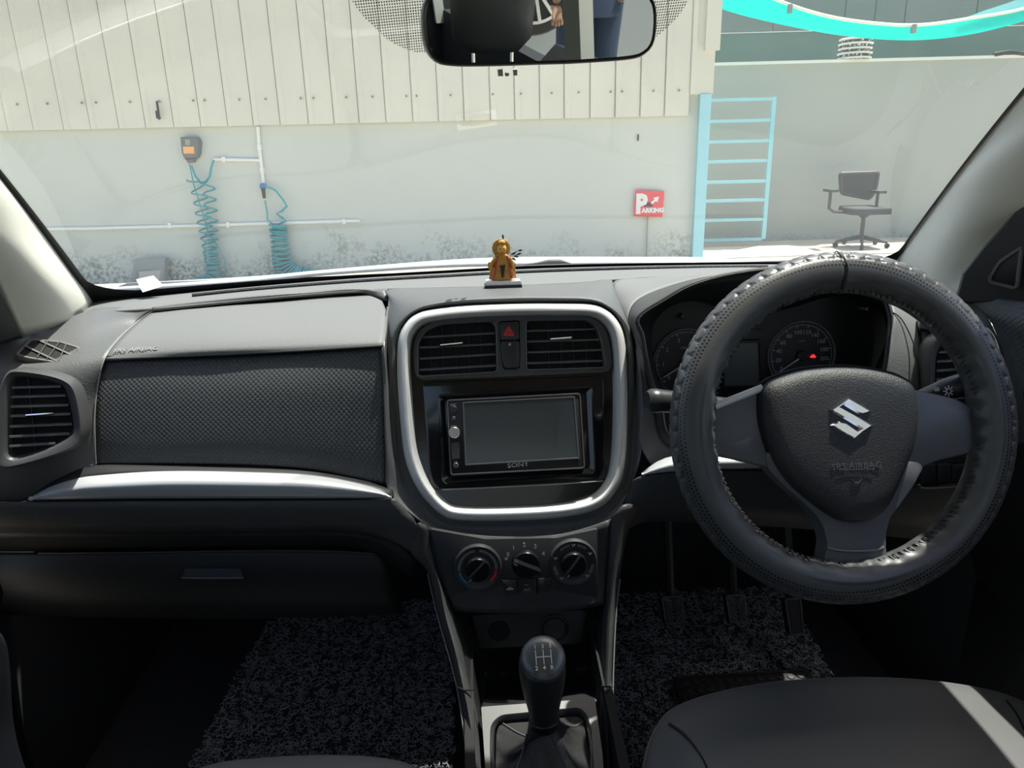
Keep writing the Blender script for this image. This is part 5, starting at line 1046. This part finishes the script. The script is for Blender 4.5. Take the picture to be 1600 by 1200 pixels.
# paper slip behind the glass, left
gpl=Pl(aty(233,443,1.2),(0,-.5,.85)); o=[gpl.uv(*p) for p in ((213,437),(240,431),(256,447),(223,457))]
sl_t=empty('paper_slip',gpl.P(*gpl.uv(235,444)),label='small white printed paper slip at the lower left of the windscreen',cat='paper')
m=MB(); m.prism(gpl,o,0,.0006); m.build('sheet',mat('paper',(.8,.8,.72),.8),sl_t,smooth=False)
m=MB()
for k in range(4):
    a,b=gpl.uv(229,439.5+k*2.6,.0006),gpl.uv(246,438+k*2.6,.0006); m.add([gpl.P(a[0],a[1],.0009),gpl.P(b[0],b[1],.0009),gpl.P(b[0],b[1]+.0011,.0009),gpl.P(a[0],a[1]+.0011,.0009)],[(0,1,2,3)])
m.build('print',mat('faint_print',(.35,.33,.25),.8),sl_t,smooth=False,normals=False)
# ================================================================== FIGURINE
fc=atz(786,449,1.0475); FP=Pl(fc,(0,-1,0.05)); ff=lambda x,y,h=0: FP.uv(x,y,h)
fg=empty('dashboard_figurine',fc,label='small gold and orange seated idol figurine on a white plinth, on the dashboard',cat='figurine')
GOLD=mat('orange_gold_paint',(.42,.18,.025),.4,bump=('n',900,.8,.001),noise=(420,(.62,.34,.05),.35,.65)); RED2=mat('crimson_paint',(.45,.05,.04),.45); GOL2=mat('gold_paint',(.65,.36,.06),.35)
s_=ff(787,449)[0]-ff(757,449)[0]; px_=s_/30
def fo_(pts,h0,h1,mt,nm,bev=.0006): m=MB(); m.prism(FP,ccw(rpoly([ff(*p) for p in pts],px_*2,3)),h0,h1,bev); return m.build(nm,mt,fg,angle=50)
m=MB(); m.box(FP.P(0,.0025*0+.0028,0),(px_*58,.026,.0052)); m.build('plinth_foot',BLACK,fg,smooth=False)
m=MB(); m.box(FP.P(0,.0082,0),(px_*53,.022,.0056)); m.build('plinth',WHITE,fg,smooth=False)
# body: backing shape with halo
ang=[(783+14.2*math.cos(t),388-15*math.sin(t)) for t in [math.pi*(-.28)+k*math.pi*1.56/18 for k in range(19)]]
body=ang+[(770,403),(769,411),(763,409),(762,416),(766,424),(764,437),(772,438),(796,437),(807,434),(805,424),(806,414),(803,408),(799,411),(797,405)]
fo_(body,-.004,.001,GOLD,'back_plate')
fo_([(776,437),(777,441),(796,440),(796,436)],-.004,.003,GOL2,'seat_block',.0002)
fo_([(769,432),(772,420),(777,412),(790,411),(799,417),(805,430),(800,436),(786,438),(772,437)],.001,.006,GOLD,'folded_legs',.002)
fo_([(774,400),(778,396),(791,396),(796,401),(798,414),(792,422),(778,422),(773,414)],.001,.007,GOLD,'torso',.0025)
def ell(cx,cy,rx,ry,h0,h1,mt,nm):
    m=MB(); a=ff(cx,cy); m.rings([[FP.P(a[0]+q*rx*px_*math.cos(t),a[1]+q*ry*px_*math.sin(t),h0+(h1-h0)*hq) for t in [2*math.pi*k/20 for k in range(20)]] for q,hq in ((1,0),(.92,.5),(.6,.85),(.2,1))]); return m.build(nm,mt,fg)
ell(784,389,7.5,8.5,.001,.009,GOL2,'head'); ell(784,379,6,4.5,.001,.008,GOLD,'crown')
for x in (781.2,786.8): ell(x,388,1.0,.7,.0075,.0092,BLACK,'eye')
ell(784,391,.9,1.6,.008,.0105,GOL2,'nose'); ell(784,394,2,.6,.008,.0095,RED2,'mouth')
for P_ in (((775,402),(768,411),(767,419),(774,420)),((795,402),(800,410),(801,419),(794,420))): m=MB(); m.tube([FP.P(*ff(*p),.006) for p in P_],[.003,.0028,.0024,.002],8); m.build('arm',GOLD,fg)
for P_ in (((777,399),(775,410),(773,424),(770,436)),((792,399),(796,410),(797,424),(800,434))): m=MB(); m.tube([FP.P(*ff(*p),.007) for p in P_],.0016,6); m.build('sash',RED2,fg)
fo_([(780,414),(790,413),(788,420),(787,433),(783,433),(782,420)],.005,.009,BLACK,'dark_apron',.001)
LF=mat('dark_leaf_paint',(.05,.07,.05),.6)
for cx,cy,an,L_ in ((786,370,95,4.5),(813,391.5,5,4),(803,396,25,4.2),(811,397,20,4.5),(807,401,-12,4.2),(803,405,-35,4)):
    a=ff(cx,cy); u_=Vector((math.cos(R_(an)),math.sin(R_(an)))); t_=Vector((-u_.y,u_.x)); m=MB()
    o=[tuple(Vector(a)+u_*L_*px_*s+t_*px_*w_) for s,w_ in ((-1,0),(-.4,1.5),(.2,1.7),(1,.2),(.2,-1.5),(-.4,-1.3))]; m.prism(FP,ccw(o),-.002,-.0005); m.build('leaf',LF,fg,smooth=False)
m=MB()
for P_ in (((797,398),(809,391.8)),((797,399),(807,398.5)),((797,401),(805,402)),((796,402),(801,405)),((785,376),(785.5,371))): m.tube([FP.P(*ff(*p),-.0012) for p in P_],.0005,4)
m.build('leaf_stem',LF,fg)
# ================================================================== STEERING WHEEL
WC=aty(1318,667,.79); WN=Vector((0,-math.cos(R_(19)),math.sin(R_(19)))); WP=Pl(WC,WN)
sw_=empty('steering_wheel',WC,label='black three spoke steering wheel with padded leather cover and chrome badge',cat='steering wheel')
g3=lambda x,y,h=0: WP.uv(x,y,h)
RM,RT_=.1835,.0245
me=bpy.data.meshes.new('rim_cover'); NU,NV=900,88; vs=[]; fs=[]; uvs=[]
def phc(a): return 26-21*math.cos(a)
def coin(a,ph):
    ph=(ph-phc(a))%360+53
    # embossed oval pads on the outer part of the grip
    h=0
    if 62<=ph<=190:      # degrees from the face (90 = outer edge)
        s=a*RM*1.13; rows_=4; t=(ph-62)/(128/rows_); r=int(t); ft=t-r-.5; w_=.0185; off=.5*(r%2); q=s/w_+off; fq=q-math.floor(q)-.5
        d=math.sqrt((fq/.455)**2+(ft/.45)**2)
        if d<1: h=.0002*(1-d)
        else: h=-.0017*min(1,(d-1)*5+.35)
    return h
for i in range(NU):
    a=2*math.pi*i/NU
    for j in range(NV):
        b=2*math.pi*j/NV; ph=math.degrees(b)      # 0 = facing the driver, 90 = outwards
        rr=RT_+coin(a,ph)
        if 255<ph<330: rr+=.0010*math.sin(a*46)*math.exp(-((ph-290)/22)**2)+.0006*math.sin(a*17+1)
        tp=abs(((math.degrees(a)-90+180)%360)-180)
        if tp<.7: rr-=.0022*(1-tp/.7)
        # thicker pad sections at the spokes
        da_=min(abs(((math.degrees(a)-c_+180)%360)-180) for c_ in (180,0,270)); 
        if 250<ph<350: rr+=.0025*math.exp(-(da_/16)**2)
        rad=RM+rr*math.sin(b); hh=rr*math.cos(b)
        vs.append(tuple(WN*hh+WP.u*rad*math.cos(a)+WP.v*rad*math.sin(a)))
for i in range(NU):
    for j in range(NV): fs.append((i*NV+j,i*NV+(j+1)%NV,((i+1)%NU)*NV+(j+1)%NV,((i+1)%NU)*NV+j))
me.from_pydata(vs,[],fs); uvm=me.uv_layers.new(name='UVMap')
uvd=[0.0]*(len(me.loops)*2); li=0
for i in range(NU):
    for j in range(NV):
        for (ii,jj) in ((i,j),(i,j+1),(i+1,j+1),(i+1,j)): uvd[li]=ii/NU; uvd[li+1]=jj/NV-(phc(2*math.pi*ii/NU)-52.5)/360; li+=2
uvm.data.foreach_set('uv',uvd); me.shade_smooth()
COV=mat('leather_wheel_cover',(.075,.078,.08),.4,spec=.6); N=COV.node_tree.nodes; L=COV.node_tree.links; b=N['Principled BSDF']
def mth(op,*a):
    n=N.new('ShaderNodeMath'); n.operation=op
    for i,x in enumerate(a):
        if isinstance(x,(int,float)): n.inputs[i].default_value=x
        else: L.new(x,n.inputs[i])
    return n.outputs[0]
uvn=N.new('ShaderNodeUVMap'); sp=N.new('ShaderNodeSeparateXYZ'); L.new(uvn.outputs[0],sp.inputs[0])
U_=mth('MULTIPLY',sp.outputs[0],270); V_=mth('MULTIPLY',sp.outputs[1],33)
rowp=mth('FLOOR',V_); U2=mth('ADD',U_,mth('MULTIPLY',rowp,.5))
fu=mth('SUBTRACT',mth('FRACT',U2),.5); fv=mth('SUBTRACT',mth('FRACT',V_),.5)
dd=mth('SQRT',mth('ADD',mth('MULTIPLY',fu,fu),mth('MULTIPLY',fv,fv)))
dot=mth('LESS_THAN',dd,.30); band=mth('MULTIPLY',mth('GREATER_THAN',V_,3.0),mth('LESS_THAN',V_,6.0)); dm=mth('MULTIPLY',dot,band)
mx=N.new('ShaderNodeMix'); mx.data_type='RGBA'; L.new(dm,mx.inputs['Factor']); mx.inputs['A'].default_value=(.075,.078,.08,1); mx.inputs['B'].default_value=(.003,.003,.003,1); L.new(mx.outputs['Result'],b.inputs['Base Color'])
bp=N.new('ShaderNodeBump'); bp.inputs['Strength'].default_value=.8; bp.inputs['Distance'].default_value=.0012; L.new(mth('SUBTRACT',1,dm),bp.inputs['Height'])
tc=N.new('ShaderNodeTexCoord'); ns=N.new('ShaderNodeTexNoise'); ns.inputs['Scale'].default_value=420; L.new(tc.outputs['Object'],ns.inputs[0]); b2_=N.new('ShaderNodeBump'); b2_.inputs['Strength'].default_value=.25; b2_.inputs['Distance'].default_value=.0006; L.new(ns.outputs[0],b2_.inputs['Height']); L.new(bp.outputs[0],b2_.inputs['Normal']); L.new(b2_.outputs[0],b.inputs['Normal'])
me.materials.append(COV); o=bpy.data.objects.new('rim_cover',me); COL.objects.link(o); o.parent=sw_
# whip stitches along the inner edge
def wpt(a,ph,rr): rad=RM+rr*math.sin(ph); return WC+WN*rr*math.cos(ph)+WP.u*rad*math.cos(a)+WP.v*rad*math.sin(a)
m=MB(); rn=random.Random(5)
for i in range(150):
    a=2*math.pi*i/150+rn.uniform(-.003,.003); ph=R_(292); m.tube([wpt(a-.012,ph-.16,RT_+.0002),wpt(a,ph,RT_+.0022),wpt(a+.012,ph+.16,RT_+.0002)],.0009,5)
m.build('whip_stitching',mat('black_thread',(.03,.03,.03),.5),sw_,kind='stuff',label='thread stitches lacing the cover shut')
m=MB(); m.tube([wpt(R_(90)+.012*math.sin(k),R_(k*14-60),RT_+.0006) for k in range(14)],.0008,5); m.build('top_seam',mat('seam_dark',(.008,.008,.008),.5),sw_)
# spokes
def platew(name,pts,h0,h1,mt,bev=.004,r=.006,par=None): m=MB(); m.prism(WP,ccw(rpoly([g3(*p,h1) for p in pts],r,4)),h0,h1,bev); return m.build(name,mt,par or sw_,angle=25)
platew('spoke',[(1100,640),(1118,634),(1150,620),(1192,606),(1230,620),(1235,735),(1203,732),(1160,722),(1120,713),(1100,706)],-.022,.0,SPOKE,.005)
platew('spoke',[(1400,606),(1425,608),(1450,612),(1500,624),(1528,640),(1545,650),(1540,708),(1524,708),(1470,720),(1448,728),(1400,760)],-.022,.0,SPOKE,.005)
low=[(1196,706),(1200,732),(1222,756),(1252,782),(1277,806),(1287,824),(1293,850),(1288,880),(1390,880),(1385,858),(1385,832),(1392,808),(1405,792),(1430,756),(1444,730),(1436,722)]
platew('lower_spoke',low,-.026,.002,SPOKE,.0015,.004)
m=MB(); P=[g3(*p,.002) for p in ((1117,635),(1150,622),(1191,606))]; m.tube([WP.P(a,b,.001) for a,b in P],.0045,10); m.build('spoke_trim',SATIN,sw_)
m=MB(); P=[g3(*p,.004) for p in ((1293,856),(1310,860),(1337,861.5),(1365,860),(1382,855))]; m.tube(resample([WP.P(a,b,.003) for a,b in P],24),.0016,6); m.build('lower_trim_line',SLAT,sw_)
# airbag
ab=[(1190,612),(1200,597),(1222,587),(1250,579),(1285,574.5),(1320,573.5),(1355,576),(1390,583),(1415,593),(1428,606),(1434,640),(1433,672),(1427,700),(1412,740),(1395,778),(1380,800),(1358,813),(1333,817),(1308,812),(1280,795),(1240,762),(1215,730),(1200,695),(1190,655)]
H_=.020; auv=ccw(cclosed([g3(*p,.006) for p in ab],110)); cen=g3(1315,668,H_)
def shr(o,k): return [(cen[0]+(x-cen[0])*k,cen[1]+(y-cen[1])*k) for x,y in o]
R=[]
for k,h in ((1.0,-.02),(1.0,.004),(.985,.009),(.95,.0135),(.88,.0175),(.78,.0195),(.65,.0205),(.5,.0212),(.35,.0216),(.2,.0218),(.06,.022)): R.append([WP.P(x,y,h) for x,y in shr(auv,k)])
m=MB(); m.rings(R); air=m.build('airbag_cover',RUB,sw_,angle=70)
m=MB(); m.rings([[WP.P(x,y,h) for x,y in inset(auv,d)] for d,h in ((-.0035,-.004),(-.003,.001),(-.0008,.001),(0,-.004))],cap=False); m.build('cover_gap',VOID,sw_)
# emblem
def ez(x,y): return (1270+x/12,600+y/12)
em=[(300,485),(470,360),(660,245),(880,370),(1098,500),(1030,545),(930,575),(850,560),(720,470),(570,415),(720,500),(930,635),(1140,780),(960,880),(775,1045),(560,925),(325,780),(400,715),(500,695),(620,720),(740,790),(840,850),(870,830),(720,740),(500,610)]
em=[(300,485),(480,370),(660,245),(880,370),(1100,500),(1040,545),(930,580),(850,560),(590,400),(545,430),(850,600),(1140,780),(950,900),(775,1045),(560,925),(320,780),(400,715),(500,690),(620,715),(835,860),(880,830),(600,665)]
eu=ccw([g3(*ez(*p),.0225) for p in em]); hb_=.0205
e0=[WP.P(a,b,hb_) for a,b in eu]; cu=eu
m=MB(); m.rings([[WP.P(a,b,hb_-.002) for a,b in eu],[WP.P(a,b,hb_+.0012) for a,b in eu],[WP.P(a,b,hb_+.0040) for a,b in inset(eu,.0021)]]); 
bm_o=m.build('badge',CHROME,sw_,angle=20,label='chrome angular S shaped badge')
a=g3(1338,728,.021); text('embossed_lettering','SRS AIRBAG',WP,a[0],a[1],.0098,.0219,mat('embossed_black',(.10,.10,.10),.35),sw_,ext=.0002,sx=1.15)
m=MB(); a0=g3(1309,734,.021); a1_=g3(1366,733,.021); m.tube([WP.P(*a0,.0225),WP.P(*a1_,.0225)],.0003,5)
a=g3(1339,750,.021); m.tube([WP.P(a[0]-.006,a[1]+.001,.0218),WP.P(a[0]-.003,a[1]-.003,.0218),WP.P(a[0]+.002,a[1]-.003,.0218),WP.P(a[0]+.006,a[1]+.001,.0218)],.0006,5); m.build('horn_symbol',mat('embossed_black2',(.07,.07,.07),.3),sw_)
# hub
m=MB(); m.lathe(WC-WN*.06,WN,[(.06,0),(.065,.03),(.05,.045)],32); m.build('hub',BLACK,sw_)

# ================================================================== SEEN IN THE MIRROR: yard to the right behind the car
wl=empty('alloy_wheel',(2.16,-4.05,.80),label='alloy car wheel hung up behind the car, seen only in the mirror',cat='wheel')
wc=Vector((2.16,-4.05,.80)); wn=Vector((-.25,.97,0)).normalized()
m=MB(); m.lathe(wc-wn*.1,wn,[(.26,0),(.33,.02),(.35,.06),(.35,.15),(.33,.19),(.26,.21)],48); m.build('tyre',RUBBER,wl)
ALY=mat('alloy_rim',(.7,.71,.72),.25,metal=.8); wq=Pl(wc+wn*.115,wn)
m=MB(); m.frame(wq,[(.255*math.cos(t),.255*math.sin(t)) for t in [2*math.pi*k/48 for k in range(48)]],[(-.01,-.03),(-.005,.01),(.015,.01),(.02,-.04)]); m.build('rim',ALY,wl)
for k in range(14):
    a=2*math.pi*k/14; pk=Pl(wq.o,wn,wq.u*math.cos(a)+wq.v*math.sin(a)); m=MB(); m.obox(pk,-.012,.012,.03,.24,-.01,.012); m.build('wheel_spoke',ALY,wl,smooth=False)
m=MB(); m.lathe(wq.o-wn*.01,wn,[(.05,0),(.05,.025),(.03,.03)],24); m.build('hub_cap',ALY,wl)
m=MB(); m.box((3.2,-4.35,1.3),(7,.2,2.6)); m.build('wall_yard',BOARD,smooth=False,kind='structure',label='pale yard wall far behind the car')

# person standing behind the car, seen only in the mirror: one skinned body, clothes over it
def skin(name,V,E,Rr,mt,par,lvl=2,root=0):
    me=bpy.data.meshes.new(name); me.from_pydata([tuple(v) for v in V],E,[]); o=bpy.data.objects.new(name,me); COL.objects.link(o)
    o.modifiers.new('skin','SKIN'); sk_=me.skin_vertices[0].data if me.skin_vertices else None
    if sk_ is None:
        bm=bmesh.new(); bm.from_mesh(me); bm.verts.layers.skin.verify(); bm.to_mesh(me); bm.free(); sk_=me.skin_vertices[0].data
    for i,r in enumerate(Rr): sk_[i].radius=(r,r) if not isinstance(r,tuple) else r; sk_[i].use_root=(i==root)
    s=o.modifiers.new('sub','SUBSURF'); s.levels=lvl; s.render_levels=lvl; o.modifiers['skin'].use_smooth_shade=True
    me.materials.append(mt); o.parent=par; return o
pe=empty('person',(1.84,-2.5,0),label='person in blue jeans and pale shirt standing behind the car, seen in the mirror',cat='person')
SKN=mat('skin',(.35,.2,.13),.6); JN=mat('dark_blue_denim',(.03,.045,.08),.9,bump=('n',300,.5,.001)); SHT=mat('pale_shirt',(.55,.53,.45),.85); HR=mat('black_hair',(.01,.01,.01),.5)
V=[(0,0,.95),(0,.0,1.12),(0,0,1.36),(0,.0,1.48),(0,.02,1.56),(0,.03,1.66),(.09,0,.88),(.11,.02,.50),(.12,-.02,.09),(.12,.13,.04),(-.09,0,.88),(-.11,.02,.50),(-.12,-.02,.09),(-.12,.13,.04),(.17,0,1.40),(.30,-.03,1.16),(.17,.10,1.02),(-.17,0,1.40),(-.25,.0,1.14),(-.24,.08,.90)]
E=[(0,1),(1,2),(2,3),(3,4),(4,5),(0,6),(6,7),(7,8),(8,9),(0,10),(10,11),(11,12),(12,13),(2,14),(14,15),(15,16),(2,17),(17,18),(18,19)]
Rr=[(.13,.10),(.12,.09),(.14,.095),.055,(.085,.095),(.075,.085),.085,.055,.038,.035,.085,.055,.038,.035,.055,.04,.027,.055,.04,.027]
skin('body',V,E,Rr,SKN,pe)
m=MB()
def ringz(cx,cy,z,a,b): return [Vector((1.84+cx+a*math.cos(2*math.pi*k/24),-2.5+cy+b*math.sin(2*math.pi*k/24),z)) for k in range(24)]
m.rings([ringz(0,0,1.06,.165,.125),ringz(0,0,.95,.185,.14),ringz(0,0,.84,.195,.14)])
for sx_ in (1,-1): m.rings([ringz(sx_*.09,0,.90,.105,.115),ringz(sx_*.10,.01,.70,.09,.09),ringz(sx_*.11,.02,.50,.075,.078),ringz(sx_*.12,0,.28,.068,.07),ringz(sx_*.12,-.02,.10,.065,.075)])
m.build('jeans',JN,pe)
m=MB(); m.rings([ringz(0,0,1.00,.185,.14),ringz(0,0,1.12,.165,.125),ringz(0,0,1.28,.185,.13),ringz(0,0,1.40,.20,.115),ringz(0,0,1.46,.13,.08),ringz(0,0,1.49,.07,.065)],cap=False)
for sx_ in (1,-1):
    a,b=((.17,0,1.42),(.285,-.025,1.20)) if sx_>0 else ((-.17,0,1.42),(-.245,0,1.18)); A=Vector(a)+Vector((1.84,-2.5,0)); B=Vector(b)+Vector((1.84,-2.5,0)); m.tube([A,A.lerp(B,.5),B],[.075,.068,.062],14)
m.build('shirt',SHT,pe)
for hx,hy,hz,dx in ((.17,.10,1.02,-1),(-.24,.08,.90,0)):
    V=[(hx,hy,hz),(hx+dx*.04,hy+.01,hz-.04)]; E=[(0,1)]; Rr=[(.03,.02),(.034,.018)]
    for k in range(4):
        n0=len(V); o_=(k-1.5)*.018; V+=[(hx+dx*.05+o_*(1 if dx==0 else .4),hy+.012+(o_ if dx else 0),hz-.075-.004*abs(k-1.5)),(hx+dx*.055+o_*(1 if dx==0 else .4),hy+.02+(o_ if dx else 0),hz-.11+.006*abs(k-1.5))]; E+=[(1,n0),(n0,n0+1)]; Rr+=[.0095,.008]
    n0=len(V); V+=[(hx+dx*.02-.03,hy+.03,hz-.04),(hx+dx*.03-.04,hy+.045,hz-.07)]; E+=[(0,n0),(n0,n0+1)]; Rr+=[.011,.009]
    skin('hand',V,E,Rr,SKN,pe)
C_=Vector((1.84,-2.5+.03,1.64)); m=MB(); m.rings([[C_+Vector((r*math.cos(2*math.pi*k/20),r*1.12*math.sin(2*math.pi*k/20)-.012,z)) for k in range(20)] for r,z in ((.086,.0),(.094,.04),(.09,.08),(.065,.112),(.02,.124))]); m.build('hair',HR,pe)
for sx_ in (1,-1):
    m=MB(); m.lathe(C_+Vector((sx_*.03,.082,-.01)),(0,1,0),[(.011,0),(.008,.006),(.002,.008)],10); m.build('eye',WHITE,pe)
    m=MB(); m.lathe(C_+Vector((sx_*.085,0,-.03)),(sx_,0,0),[(.02,0),(.022,.006),(.012,.012)],10); m.build('ear',SKN,pe)
    m=MB(); m.rings([[Vector((1.84+sx_*.12+a,-2.5+b,z)) for a,b in ((-.045,-.09),(.045,-.09),(.05,.10),(.03,.19),(-.03,.19),(-.05,.10))] for z in (.0,.03,.07)]); m.build('shoe',BLACK,pe,angle=40)
m=MB(); m.tube([C_+Vector((0,.085,0)),C_+Vector((0,.105,-.035)),C_+Vector((0,.088,-.042))],[.008,.013,.008],8); m.build('nose',SKN,pe)
m=MB(); m.tube([C_+Vector((-.025,.085,-.068)),C_+Vector((0,.092,-.07)),C_+Vector((.025,.085,-.068))],[.003,.006,.003],6); m.build('mouth',mat('lips',(.35,.12,.1),.5),pe)
